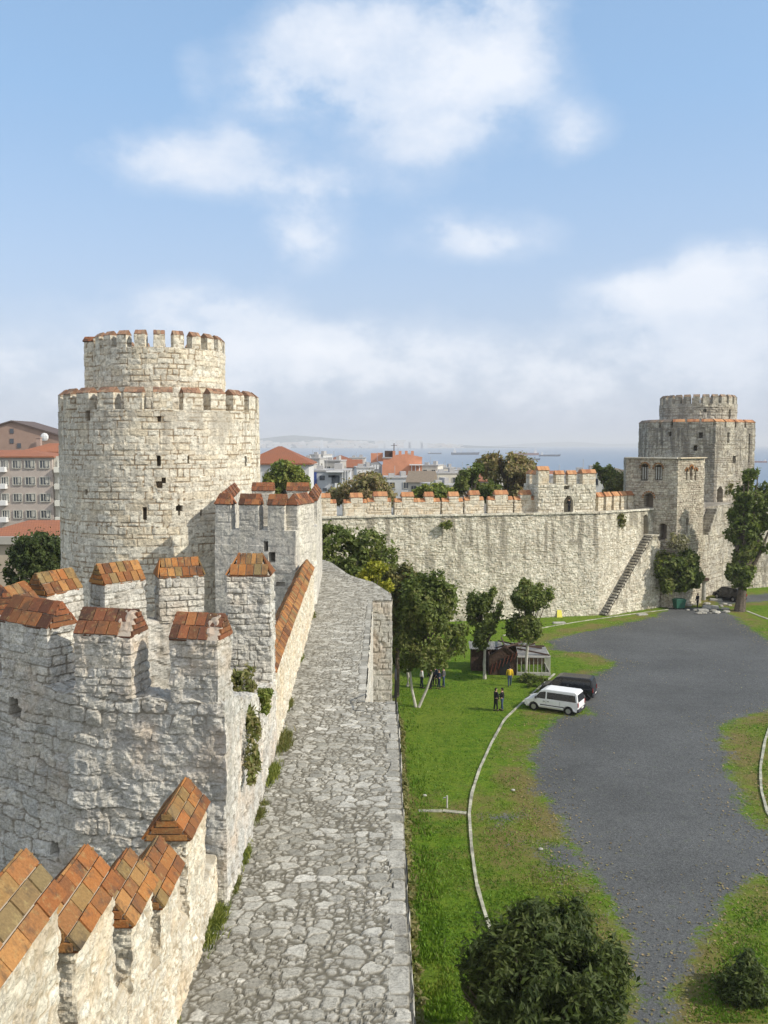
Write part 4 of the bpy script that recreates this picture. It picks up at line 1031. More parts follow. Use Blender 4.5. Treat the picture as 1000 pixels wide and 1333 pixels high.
# right of the round tower
Y = 140; cx, L = bpx(318, 402, Y); ze = at(0, 603, Y).z
building('tiled_house', 'house with a broad rust red hipped roof just right of the round tower', 'house', (cx, Y+5), (L, 10), -.4, ze, wall=(.62, .62, .62), roof='hip', rh=at(0, 581, Y).z-ze, rows=4, cols=4, rmat=M['roof_red'])
Y = 160; cx, L = bpx(402, 455, Y); zt = at(0, 613, Y).z
gb2, Mx = building('concrete_building', 'pale grey flat roofed building with a blue door panel above the green tree', 'building', (cx, Y+5), (L, 10), -.4, zt, wall=(.50, .52, .55), roof='flat', rows=0)
mb = MB()
for px, py, w_, h_ in ((419.5, 622, .9, .8), (415, 637, .7, .5), (423, 637, .7, .5), (432, 620, 1.2, .4), (437, 624, 1.4, 1.4)):
    p = at(px, py, Y-.04); mb.box(p, (w_, .12, h_))
mb.build('window', WIN, gb2)
mb = MB(); p = at(407.5, 623, Y-.1); mb.box(p, (1.3, .16, 2.2)); mb.build('blue_panel', plain('blue_paint', (.05, .09, .30)), gb2)
mb = MB(); mb.box(at(436, 614, Y-.7), (3.0, 1.3, .2)); mb.box(at(442, 632, Y-.3), (1.6, .8, .8)); mb.build('canopy', M['cloth_white'], gb2)
mb = MB(); 
for px in (446, 449.5, 453): mb.box(at(px, 622, Y-.2), (.16, .3, 2.5))
mb.build('column', M['cloth_white'], gb2)
Y = 232; x0, x1 = at(476, 600, Y).x, at(551, 600, Y).x
sal, Mx = building('salmon_building', 'salmon painted building with a stepped roofline and chimneys, grey gable at its left', 'building', (at(524, 600, Y).x, Y+6), (at(549, 600, Y).x-at(498, 600, Y).x, 12), -1.5, at(0, 596, Y).z, wall=(.60, .27, .17), roof='flat')
mb = MB()
xs_ = [at(p, 600, Y).x for p in (497.5, 516, 530, 549.5)]; zz = [at(0, p, Y).z for p in (605, 592, 591, 595)]
mb.prism([(xs_[0], -1), (xs_[3], -1), (xs_[3], zz[3]), (xs_[2], zz[2]), (xs_[1], zz[1]), (xs_[0], zz[0])], Y-.3, Y+.2)
for px in (513, 521, 529, 537): mb.box(at(px, 591, Y+.2), (.7, .7, 1.6))
mb.box(at(487, 596, Y+3), (1.6, 2.5, 2.4)); mb.box(at(495, 595, Y+3), (1.4, 2.5, 2.2))
mb.build('parapet', wmat((.62, .28, .17)), sal)
mb = MB(); mb.box(at(507, 597, Y+1.5), (2.4, 2.5, 4.0)); mb.tube([at(513, 592, Y+1), at(513, 577, Y+1)], .12, 5); mb.beam(at(509, 580, Y+1), at(517, 580, Y+1), .1, .1); mb.build('stair_head', M['wood_dark'], sal)
mb = MB(); xs_ = [at(p, 600, Y).x for p in (464, 497)]; mb.prism([(xs_[0], -1), (xs_[1], -1), (xs_[1], at(0, 606, Y).z), (at(491, 600, Y).x, at(0, 601, Y).z), (xs_[0], at(0, 607, Y).z)], Y, Y+9); mb.build('grey_wing', wmat((.30, .30, .31)), sal)
mb = MB()
for px in (485, 488.5, 492): mb.box(at(px, 608, Y-.1), (.5, .15, 1.1))
mb.build('window', M['cloth_white'], sal)
mb = MB()
for px in (536, 541, 546): mb.tube([at(px, 616, Y-1.2), at(px, 605, Y-1.2)], .12, 5)
mb.box(at(542, 605, Y-1.2), (3.5, 1.5, .25)); mb.build('terrace', M['cloth_white'], sal)
# small roofs between: each house its own thing
rr = random.Random(12)
spec = [(462, 485, 609, 205, 'flat', (.70, .70, .68)), (425, 446, 600, 225, 'flat', (.45, .43, .40)), (446, 470, 602, 245, 'gablex', (.6, .58, .55)), (396, 420, 597, 262, 'flat', (.5, .49, .47)), (408, 426, 592, 300, 'flat', (.60, .60, .60)),
        (430, 455, 595, 330, 'hip', (.5, .42, .36)), (455, 476, 596, 350, 'flat', (.62, .61, .58)), (553, 575, 606, 260, 'flat', (.66, .62, .55)), (500, 536, 622, 190, 'flat', (.52, .54, .55)), (536, 566, 619, 178, 'gablex', (.58, .56, .5)), (566, 600, 616, 215, 'flat', (.66, .62, .52)), (574, 592, 609, 300, 'flat', (.6, .56, .5)), (592, 622, 613, 250, 'flat', (.55, .50, .45)), (604, 640, 619, 205, 'hip', (.5, .46, .42)), (622, 662, 614, 290, 'flat', (.60, .58, .55)), (668, 702, 611, 210, 'flat', (.72, .72, .70)), (662, 690, 607, 330, 'hip', (.5, .45, .4)), (700, 725, 616, 230, 'gablex', (.5, .42, .36)), (720, 755, 620, 200, 'flat', (.55, .52, .48)), (752, 790, 615, 170, 'flat', (.70, .69, .66)), (786, 830, 613, 260, 'hip', (.5, .45, .4)), (825, 860, 610, 320, 'flat', (.56, .52, .48)), (376, 400, 605, 190, 'flat', (.46, .45, .42)), (470, 500, 631, 165, 'hip', (.52, .48, .42)), (560, 590, 632, 160, 'flat', (.5, .5, .5))]
where = ['behind the brown tree', 'over the green tree', 'left of the salmon building', 'behind the grey concrete one', 'farthest left by the water', 'in front of the sea at left', 'just left of the salmon gable', 'right of the salmon terrace', 'below the salmon building', 'behind the yellow green tree', 'above the stepped merlons', 'near the water right of the salmon building', 'mid way to the big autumn tree', 'just left of the dark green tree', 'behind the dark green tree', 'seen through the right side of the big autumn tree', 'behind the big autumn tree', 'left of the wall turret', 'behind the wall turret', 'just right of the wall turret', 'behind the dark trees', 'left of the gate tower', 'beside the rust red roof', 'low behind the brown tree', 'low behind the yellow green tree']
for (p0, p1, py, Y, rf, wc), wh in zip(spec, where):
    cx, L = bpx(p0, p1, Y); z1 = at(0, py, Y).z; rh = rr.uniform(1.2, 2.2)
    if rf != 'flat': z1 -= rh*.6
    kind_ = {'flat': 'flat roofed', 'hip': 'hip roofed', 'gablex': 'pitched roofed'}[rf]
    tone = 'pale' if wc[0] > .59 else ('tan' if wc[0] > wc[2]+.06 else 'grey')
    building('town_house', f'{tone} {kind_} town house {wh}', 'house', (cx, Y+5), (L, rr.uniform(8, 12)), terr(Y)-.3, z1, rz=rr.uniform(-.25, .25), wall=wc, roof=rf, rh=rh, rows=4, cols=max(2, int(L/3)), sidecols=2, group='small houses of the town', rmat=M['roof_red'] if rr.random() < .75 else M['tile_grey'])
# farther roofs down to the shore
for k in range(46):
    Y = rr.uniform(330, 600); px = rr.uniform(335, 860) if k % 6 else rr.uniform(-20, 80)
    z1 = min(terr(Y)+rr.uniform(9, 15), at(0, rr.uniform(599, 606), Y).z); rf = rr.choice(['flat', 'hip', 'flat']); rh = 1.6
    if rf != 'flat': z1 -= rh
    wc = rr.choice([(.62, .60, .56), (.5, .42, .36), (.70, .69, .66), (.45, .44, .43)])
    building('shore_house', 'distant town house among the jumble of roofs by the water', 'house', (at(px, 600, Y).x, Y), (rr.uniform(10, 18), rr.uniform(8, 14)), terr(Y)-.3, z1, rz=rr.uniform(-.4, .4), wall=wc, roof=rf, rh=rh, rows=0, group='distant houses by the water')

# ------------------------------------------------------------------ trees
def leaves(blobs, n, size, seed, clump=1.2, hollow=.35, droop=0., asp=1.6, cut=.46, tips=0.):
    rg = np.random.default_rng(seed)
    vol = np.array([b[3]*b[4]*b[5] for b in blobs]); pr = vol**.75; pr /= pr.sum()
    out = []; rnd = []
    need = n; P = np.zeros((0, 3)); Nn = np.zeros((0, 3)); 
    while len(P) < n:
        k = rg.choice(len(blobs), n*2, p=pr); B = np.array(blobs)[k]
        d = rg.normal(size=(n*2, 3)); d /= np.linalg.norm(d, axis=1)[:, None]
        r = rg.uniform(0, 1, n*2)**(1/3.2); r = hollow+(1-hollow)*r
        lump = .66+.62*vn(d[:, 0]*2.6+k*7, d[:, 1]*2.6+d[:, 2]*3.1, seed)
        p = B[:, :3]+d*B[:, 3:6]*(r*lump)[:, None]
        c = vn(p[:, 0]/clump, p[:, 1]/clump+p[:, 2]*.7/clump, seed+3)*.5+vn(p[:, 2]/clump+5, p[:, 0]/clump-p[:, 1]*.7/clump, seed+4)*.5
        out_ = rg.uniform(0, 1, n*2) < .13; p = p+out_[:, None]*d*B[:, 3:6]*rg.uniform(.0, .30, n*2)[:, None]+out_[:, None]*np.array([0, 0, 1])*B[:, 5:6]*rg.uniform(0, .18, n*2)[:, None]
        ok = c > cut*rg.uniform(.75, 1.1, n*2)
        P = np.vstack([P, p[ok]]); Nn = np.vstack([Nn, d[ok]])
    P = P[:n]; Nn = Nn[:n]
    if n == 0: return None
    # leaf frame
    nr = Nn*.55+rg.normal(size=(n, 3))*.55+np.array([0, 0, .35]); nr /= np.linalg.norm(nr, axis=1)[:, None]
    a = rg.normal(size=(n, 3)); a[:, 2] -= droop; a -= nr*(a*nr).sum(1)[:, None]; a /= np.linalg.norm(a, axis=1)[:, None]
    b = np.cross(nr, a); s = size*rg.uniform(.6, 1.35, n)[:, None]
    q0 = P-a*s*.5*asp; q1 = P+b*s*.42+nr*s*.08; q2 = P+a*s*.5*asp-nr*s*.05; q3 = P-b*s*.42+nr*s*.08
    V = np.stack([q0, q1, q2, q3], 1).reshape(-1, 3)
    cl = vn(P[:, 0]/clump*1.3, P[:, 1]/clump*1.3+P[:, 2], seed+9)
    r1 = np.clip(.15+.7*cl+rg.normal(size=n)*.16, 0, 1); r2 = rg.uniform(0, 1, n)
    st = np.repeat(np.stack([r1, r1*0, r2, r1*0], -1), 4, 0)
    Q = np.arange(n*4).reshape(-1, 4)
    return V, Q, st
def satellites(blobs, seed, k=14):
    rg = random.Random(seed+500); out = list(blobs)
    tot = sum(b[3]*b[5] for b in blobs)
    for b in blobs:
        for _ in range(max(2, int(k*b[3]*b[5]/tot*1.3+.5))):
            a = rg.uniform(0, 6.283); e = rg.uniform(-.5, 1.2); f = rg.uniform(.78, 1.08); r = rg.uniform(.22, .42)
            out.append((b[0]+b[3]*f*math.cos(a)*math.cos(e), b[1]+b[4]*f*math.sin(a)*math.cos(e), b[2]+b[5]*f*math.sin(e), b[3]*r*rg.uniform(.6, 1.1), b[4]*r, b[5]*r*rg.uniform(.7, 1.5)))
    return out
def tree(name, label, base, blobs, n, size, mat, seed, trunk_r=.18, lean=(0, 0), white=0., group=None, clump=1.2, cut=.46, droop=0., cat='tree', trunks=None, hollow=.35, tmat=None, asp=1.6):
    t = empty(name, base); tag(t, label, cat, group)
    blobs0 = blobs; V, Q, st = leaves(satellites([(b[0], b[1], b[2], b[3]*.9, b[4]*.9, b[5]*.9) for b in blobs], seed), n, size, seed, clump, cut=cut, droop=droop, hollow=hollow, asp=asp)
    mk('crown', V, Q, M[mat], t, st=st)
    rg = random.Random(seed); mb = MB(); mw = MB()
    base = Vector(base)
    cen = Vector(np.mean([b[:3] for b in blobs], 0)); lowz = min(b[2]-b[5] for b in blobs)
    for off in (trunks or [((0, 0), (0, 0))]):
        b0 = base+Vector((off[0][0], off[0][1], -.2))
        fork = Vector((base.x+off[1][0]+(cen.x-base.x)*.35, base.y+off[1][1]+(cen.y-base.y)*.35, max(lowz+.3, base.z+.5)))
        mid_ = b0.lerp(fork, .5)+Vector((rg.uniform(-.08, .08), rg.uniform(-.08, .08), 0))
        (mw if white else mb).tube([b0, b0+Vector((0, 0, .25)), mid_, fork], [trunk_r*1.5, trunk_r*1.1, trunk_r*.9, trunk_r*.75], 9)
        for B in blobs:
            c = Vector(B[:3])
            for k in range(5 if len(blobs) < 6 else 3):
                e = c+Vector((rg.uniform(-1, 1)*B[3]*.75, rg.uniform(-1, 1)*B[4]*.75, rg.uniform(-.2, .85)*B[5]))
                m_ = fork.lerp(e, .5)+Vector((rg.uniform(-.2, .2), rg.uniform(-.2, .2), -.1*B[5]))
                mb.tube([fork, m_, e], [trunk_r*.55, trunk_r*.3, trunk_r*.08], 6)
    if mb.v: mb.build('limbs' if white else 'trunk', M[tmat or 'trunk'], t)
    if white: mw.build('trunk', M['white_trunk'], t)
    return t
def pb(px, py, Y, rx, ry, rdepth=None):
    """blob seen at a pixel, radii in pixels"""
    p = at(px, py, Y); k = Y/FPX
    return (p.x, p.y, p.z, rx*k, (rdepth or rx)*k, ry*k)
b = on_z(543, 921)
tree('twin_trunk_tree', 'dense dark tree on two whitewashed trunks spread in a V', tuple(b), [pb(556, 790, 68.5, 40, 42), pb(585, 838, 68.5, 24, 30), pb(535, 840, 68, 24, 38), pb(560, 850, 67.5, 30, 28), pb(545, 765, 70, 24, 22), pb(578, 775, 69, 20, 24)], 17000, .20, 'leaf_mid', 1, .105, white=1, trunks=[((-.1, 0), (-.9, 0)), ((.15, 0), (.9, 0))], clump=1.0, cut=.44)
b = on_z(531, 893)
tree('slim_tree', 'slim tree behind the twin trunk tree with a pale trunk', tuple(b), [pb(527, 800, 74, 18, 44), pb(523, 850, 74, 14, 22), pb(530, 770, 74, 15, 18)], 5000, .2, 'leaf_mid', 2, .13, white=1)
b = on_z(631, 884)
tree('round_headed_tree', 'small dark tree with white trunk left of the other above the hut', tuple(b), [pb(631, 800, 76.5, 24, 28), pb(622, 785, 76.5, 17, 16), pb(645, 780, 76.5, 16, 15), pb(630, 828, 76.3, 18, 20)], 7500, .19, 'leaf_mid', 3, .15, white=1, clump=.9)
b = on_z(685, 886)
tree('two_tier_tree', 'small tree with white trunk and two tiers of leaves right above the hut', tuple(b), [pb(694, 777, 75.7, 27, 19), pb(680, 782, 75.7, 15, 15), pb(711, 773, 75.7, 11, 12), pb(681, 817, 75.5, 24, 22), pb(694, 822, 75.5, 12, 14), pb(690, 785, 75.6, 16, 14)], 9000, .19, 'leaf_mid', 14, .14, white=1, clump=.9)
b = on_z(878, 787)
tree('gate_tree', 'wide dark round tree standing before the gate building', tuple(b), [pb(880, 748, 111, 32, 28), pb(865, 735, 110, 18, 17), pb(895, 732, 111, 18, 17), pb(888, 716, 111, 10, 10), pb(905, 755, 110, 9, 12)], 9000, .32, 'leaf_mid', 5, .28, clump=1.4)
b = on_z(963, 796)
tall = tree('tall_old_tree', 'tall ragged old tree with thick pale trunk at the right edge', tuple(b), [pb(965, 748, 108.5, 20, 19), pb(951, 745, 108, 8, 12), pb(968, 690, 108.5, 23, 26), pb(975, 650, 108.5, 20, 26), pb(978, 622, 108.5, 12, 14), pb(1003, 665, 109, 20, 28), pb(985, 700, 109, 22, 26), pb(956, 672, 108.5, 11, 12), pb(968, 722, 108.5, 16, 12), pb(995, 640, 109, 14, 14)], 15000, .30, 'leaf_mid', 6, .62, clump=1.5, cut=.53)
# near tree at the bottom
tb = at(706, 1260, 26.6)
tree('leafy_tree', 'big dark leafy tree rising into the bottom of the picture beside the gravel', (tb.x, 26.8, 0), [(tb.x, 26.8, 3.0, 2.55, 2.4, 2.6), (tb.x-.9, 26.6, 4.4, 1.1, 1.3, 1.0), (tb.x-1.8, 26.6, 2.7, .9, 1.2, 1.1), (tb.x-.35, 26.8, 5.55, .35, .4, .55), (tb.x+.75, 26.8, 5.1, .4, .45, .5), (tb.x-1.75, 26.6, 3.95, .45, .5, .5), (tb.x+2.1, 26.7, 3.7, .5, .5, .45), (tb.x-2.4, 26.5, 3.2, .35, .4, .4), (tb.x+1.1, 26.7, 4.2, 1.1, 1.3, 1.1), (tb.x-.2, 26.9, 5.3, .9, 1.1, .8), (tb.x+.4, 25.6, 3.4, 1.9, 1.4, 1.9), (tb.x-.8, 25.7, 3.0, 1.7, 1.5, 1.9)], 42000, .10, 'leaf_dark', 7, .2, clump=.6, droop=.9, cut=.52, asp=2.6)
# bushes beyond the walk
tree('ivy_tree', 'dark green bushy tree behind the end of the walkway', (-2.2, 76, 0), [pb(440, 705, 76, 33, 22), pb(480, 715, 76, 30, 26), pb(425, 740, 75, 25, 40), pb(465, 760, 75, 40, 45), pb(500, 740, 75, 20, 40), pb(418, 694, 76, 14, 12)], 15000, .24, 'leaf_mid', 8, .3, clump=1.1, cut=.42)
tree('yellow_bush', 'bright yellow green bush at the far corner of the walkway', (-.7, 67, 0), [pb(490, 745, 67, 15, 15), pb(480, 752, 67, 14, 12), pb(500, 760, 67, 12, 16), pb(488, 790, 67, 18, 35)], 5200, .19, 'leaf_yellow', 9, .12, clump=.8)
tree('upright_tree', 'dark upright tree between the yellow bush and the twin trunk tree', (1.0, 71, 0), [pb(520, 770, 71, 20, 34), pb(512, 800, 71, 20, 50), pb(530, 752, 71, 14, 18)], 7500, .21, 'leaf_olive', 10, .2, clump=1.0)
# town trees
tw = [('green_tree', 'yellow green tree right of the round tower', [(372, 622, 26, 18), (355, 632, 18, 18), (388, 632, 18, 16), (368, 608, 14, 9)], 112, 'leaf_city', 7000),
      ('brown_tree', 'wide brown autumn tree behind the merlons', [(476, 640, 36, 20), (455, 646, 22, 16), (500, 644, 20, 16), (478, 626, 20, 12), (438, 648, 16, 12)], 122, 'leaf_brown', 9000),
      ('low_green_tree', 'small bright green tree left of the middle merlons', [(565, 642, 24, 13), (548, 646, 12, 11), (583, 648, 14, 10)], 120, 'leaf_city', 4500),
      ('dark_green_tree', 'dark green tree joined to the left side of the big autumn tree', [(612, 626, 17, 17), (600, 636, 12, 14), (632, 640, 20, 14), (622, 610, 9, 7)], 124, 'leaf_mid', 6000),
      ('autumn_tree', 'biggest olive brown tree behind the far wall', [(660, 615, 33, 24), (640, 606, 20, 15), (680, 612, 19, 19), (655, 598, 22, 10), (668, 640, 26, 16)], 128, 'leaf_brown', 13000),
      ('dark_round_tree', 'dark round tree left of the gate tower', [(789, 618, 12, 12), (800, 626, 14, 14), (780, 610, 9, 7)], 150, 'leaf_mid', 4500),
      ('broad_green_tree', 'broad dull green tree touching the gate tower', [(808, 632, 18, 16), (796, 640, 16, 14), (820, 625, 12, 14)], 140, 'leaf_olive', 5000)]
for k, (nme, lab, bl, Y, mt, n) in enumerate(tw):
    c = at(bl[0][0], bl[0][1], Y)
    tree(nme, lab, (c.x, Y, -.3), [pb(px, py, Y+random.uniform(-1, 1), rx, ry) for px, py, rx, ry in bl], n, .34, mt, 20+k, .25, clump=1.5, cut=.45, group='trees of the town behind the fortress')
c = at(48, 730, 88)
tree('dark_tree', 'dark rounded tree in front of the low orange roofed building', (c.x, 88, -.3), [pb(50, 718, 88, 34, 27), pb(28, 722, 88, 18, 22), pb(68, 720, 88, 18, 24), pb(45, 745, 88, 36, 30)], 11000, .24, 'leaf_dark', 40, .22, clump=1.1)
mb = MB(); mb.box(at(89, 735, 96), (.5, .3, 4.5)); mb.box(at(85, 735, 96), (.12, .3, 4.5)); o = mb.build('steel_gate', plain('blue_gate', (.03, .05, .14))); tag(o, 'narrow dark blue gate between the dark tree and the round tower', 'gate')

# ------------------------------------------------------------------ weeds and wall plants
def plant(name, label, blobs, n, size, mat, seed, group=None, cat='plant', upright=0.):
    V, Q, st = leaves(satellites(blobs, seed, 8), n, size, seed, .25, hollow=.05, cut=.42, asp=2.4, droop=-upright)
    o = mk(name, V, Q, M[mat], st=st); tag(o, label, cat, group); return o
plant('caper_bush', 'green leafy bush hanging off the broken ledge of the near tower', [(-2.66, 19.9, 14.4, .14, .28, .18), (-2.62, 19.7, 14.2, .10, .16, .13)], 800, .05, 'leaf_city', 61)
plant('dry_plant', 'brownish dry plant on the near tower ledge', [(-2.62, 17.7, 14.35, .16, .5, .4), (-2.55, 17.3, 13.8, .12, .4, .4)], 900, .06, 'weed', 62, upright=1)
plant('tower_top_shrub', 'olive shrub growing inside the near tower top', [(-3.45, 21.6, 14.2, .35, .5, .45), (-3.3, 20.6, 14.0, .25, .4, .3)], 1500, .06, 'weed', 63, upright=.5)

wl = [(-2.72, 14.75, .5, 'green weeds at the foot of the near tower corner'), (-2.52, 24.0, .5, 'largest weed clump along the tower foot, near the hanging bush'), (-2.58, 21.6, .42, 'weed clump below the hanging bush'), (-2.55, 19.4, .34, 'low weeds along the middle of the tower foot'), (-2.58, 17.2, .28, 'thin weeds near the tower corner'), (-2.8, 27.5, .35, 'weeds at the near end of the coped parapet'), (-3.0, 33.5, .35, 'weeds midway along the coped parapet'), (-3.2, 42.0, .4, 'grass tuft at the foot of the square tower'), (-2.78, 11.9, .2, 'small grass tuft beside the stepped parapet'), (-2.55, 16.0, .22, 'tiny weeds just past the tower corner')]
def tuft(name, label, cx, cy, cz, rx, ry, hh, n, mat, seed, group=None):
    rg = np.random.default_rng(seed); x = cx+rg.normal(size=n)*rx*.5; y = cy+rg.normal(size=n)*ry*.5
    keep = vn(x*5, y*5, seed) > .3; x = x[keep]; y = y[keep]; n = len(x)
    hg = hh*rg.uniform(.3, 1.1, n); a = rg.uniform(0, 6.28, n); w_ = rg.uniform(.004, .012, n); z = cz-.03
    dx = rg.normal(size=n)*hg*.55; dy = rg.normal(size=n)*hg*.55
    c0 = np.stack([x, y, x*0+z], -1); sd = np.stack([np.cos(a)*w_, np.sin(a)*w_, a*0], -1); md = np.stack([dx*.4, dy*.4, hg*.65], -1); tp = np.stack([dx, dy, hg], -1)
    V = np.stack([c0-sd, c0+sd, c0+md+sd*.8, c0+md-sd*.8, c0+tp], 1).reshape(-1, 3)
    q = np.arange(n)[:, None]*5; Q = np.concatenate([q+0, q+1, q+2, q+3], 1); Tt = np.concatenate([q+3, q+2, q+4], 1)
    r = rg.uniform(0, 1, n); st = np.repeat(np.stack([r, r*0, r, r*0], -1), 5, 0)
    o = mk(name, V, Q, M[mat], st=st, tris=Tt); tag(o, label, 'weeds', group); return o
for k, (x, y, r, lab) in enumerate(wl):
    tuft('weed_clump', lab, x-.15, y, 12.0, r*.34, r*1.5, r*.42, int(3600*r), 'weed' if k % 2 else 'leaf_city', 70+k, 'weeds along the foot of the parapet')
plant('wall_plant', 'bushy plant sprouting from the top of the far wall above the stairs', [(at(804, 678, 108.3).x, 108.3, at(804, 678, 108).z, .95, .5, .8)], 900, .16, 'weed', 90)
plant('wall_tuft', 'small tuft on the far wall below the middle merlons', [(at(581, 684, 101.5).x, 101.3, at(581, 684, 101.5).z, .7, .3, .5)], 400, .14, 'leaf_city', 91)
plant('door_creeper', 'brown creeper hanging over the arched door of the grey tower', [(at(943, 636, 131).x, 131, at(943, 636, 131).z, 1.2, .5, 1.2)], 1200, .2, 'weed', 92)
plant('blossom_bush', 'pale flowering climber above the gate tree', [(at(884, 707, 109).x, 109.3, at(884, 707, 109).z, 1.3, .6, 1.0)], 1100, .17, 'leaf_blossom' if 'leaf_blossom' in M else 'weed', 93)
plant('foreground_shrub', 'dark shrub in the grass at the bottom right corner', [(at(975, 1270, 31).x, 31.5, .5, .9, .9, .8), (at(990, 1255, 31).x, 32, .6, .6, .7, .8)], 4000, .09, 'leaf_dark', 94)
plant('kerb_shrub', 'small dark shrub beside the white van', [(on_z(655, 880).x+1.8, 75.2, .35, .9, .5, .45), (on_z(700, 896).x, 73.6, .35, .8, .5, .45)], 1100, .12, 'leaf_mid', 95)
plant('foot_scrub', 'dry brown scrub along the outer foot of the walkway wall', [(.95, 30+3*k, .3, .45, 1.6, .5) for k in range(12)], 9000, .12, 'weed', 96, upright=.6)
# grass blades over the lawn
rg = np.random.default_rng(3); n = 110000
px = rg.uniform(515, 1000, n); py = 800+(1333-800)*rg.uniform(0, 1, n)**.8
dirx = (px-500)/FPX; dz = -(py-666.5)/FPX; yy = math.cos(PITCH)+dz*math.sin(PITCH); zz_ = dz*math.cos(PITCH)-math.sin(PITCH)
tt = -CAMH/zz_; X = dirx*tt; Y = yy*tt
g1 = polyd(X, Y, gravel); keep = (g1 < -.3-rg.uniform(0, 1.2, n)) & (X > .5) & (Y < 100) & (fbm(X*.7, Y*.7, 5, 3) > .22+.38*rg.uniform(0, 1, n))
X, Y = X[keep], Y[keep]; n = len(X); print('grass', n)
hgt = rg.uniform(.05, .13, n)*(1+.8*(X < 2.5)); a = rg.uniform(0, 6.28, n); wd = rg.uniform(.03, .06, n)
z = .16*(fbm(X*.15, Y*.15, 12, 3)-.5)
V = np.stack([np.stack([X-np.cos(a)*wd, Y-np.sin(a)*wd, z], -1), np.stack([X+np.cos(a)*wd, Y+np.sin(a)*wd, z], -1), np.stack([X+rg.normal(size=n)*.05, Y+rg.normal(size=n)*.05, z+hgt], -1)], 1).reshape(-1, 3)
cl = np.clip(fbm(X*.4, Y*.4, 9, 3)+rg.normal(size=n)*.12, 0, 1); st = np.repeat(np.stack([cl, cl*0, rg.uniform(0, 1, n), cl*0], -1), 3, 0)
M['blade'] = leaf_mat('grass_blades', [(.055, .12, .010), (.09, .18, .014), (.13, .22, .02), (.20, .22, .04)], .25)
o = mk('grass', V, None, M['blade'], st=st, tris=np.arange(n*3).reshape(-1, 3)); tag(o, 'short bright green grass of the courtyard', 'grass', kind='stuff')

# ------------------------------------------------------------------ kerbs
def kerb(name, label, pts, w=.15, h=.10, z=0., kind='structure', step=1.0):
    P = [on_z(px, py, 0) for px, py in pts]
    mb = MB(); L = []
    # resample smooth
    s = [0]
    for a_, b_ in zip(P[:-1], P[1:]): s.append(s[-1]+(b_-a_).length)
    n = max(2, int(s[-1]/step)); q = np.linspace(0, s[-1], n+1)
    X = np.interp(q, s, [p.x for p in P]); Y = np.interp(q, s, [p.y for p in P])
    for k in range(n):
        e = random.uniform(0, .03)
        mb.beam((X[k], Y[k], .02+h/2-.02+random.uniform(-.015, .015)), (X[k]+(X[k+1]-X[k])*.975, Y[k]+(Y[k+1]-Y[k])*.975, .02+h/2-.02), w+random.uniform(-.02, .02), h)
    o = mb.build(name, M['kerb']); tag(o, label, kind=kind); return o
kerb('kerb', 'curved white stone kerb edging the lawn', [(640, 1215), (631, 1190), (620, 1150), (614, 1105), (611, 1060), (614, 1035), (624, 1003), (640, 968), (657, 937), (683, 913), (702, 896), (722, 878)])
kerb('kerb', 'white stone kerb along the foot of the far wall', [(655, 828), (700, 819), (760, 809), (815, 801), (870, 794)])
kerb('kerb', 'curved kerb in the grass at the right edge', [(1010, 925), (996, 965), (990, 1000), (991, 1030), (1000, 1062), (1020, 1090)])
kerb('kerb', 'kerb by the tall old tree', [(972, 796), (990, 803), (1010, 810)], w=.3)
kerb('path', 'thin pale strip crossing the lawn', [(545, 1056), (575, 1056), (608, 1059)], w=.3, h=.05)

# fallen leaves and clods breaking up the drive and its edges
rg = np.random.default_rng(8); n = 60000
X = rg.uniform(5, 45, n); Y = rg.uniform(22, 105, n); g1 = polyd(X, Y, gravel)
pr = np.exp(-(g1/1.6)**2)*.8+.05*(vn(X*.4, Y*.4, 3) > .55)*(g1 > 0)
keep = rg.uniform(0, 1, n) < pr; X, Y = X[keep], Y[keep]; n = len(X); s_ = rg.uniform(.025, .085, n); a = rg.uniform(0, 6.28, n); z = .16*(fbm(X*.15, Y*.15, 12, 3)-.5)*0+.05
ca, sa = np.cos(a)*s_, np.sin(a)*s_
V = np.stack([np.stack([X-ca, Y-sa, z+0*X], -1), np.stack([X+sa*.6, Y-ca*.6, z+.02+0*X], -1), np.stack([X+ca, Y+sa, z+.03+0*X], -1), np.stack([X-sa*.6, Y+ca*.6, z+.01+0*X], -1)], 1).reshape(-1, 3)
r = rg.uniform(0, 1, n); st = np.repeat(np.stack([r, r*0, r, r*0], -1), 4, 0)
o = mk('fallen_leaves', V, np.arange(n*4).reshape(-1, 4), M['leaf_brown'], st=st); tag(o, 'small fallen leaves and tufts scattered along the drive edges', kind='stuff')
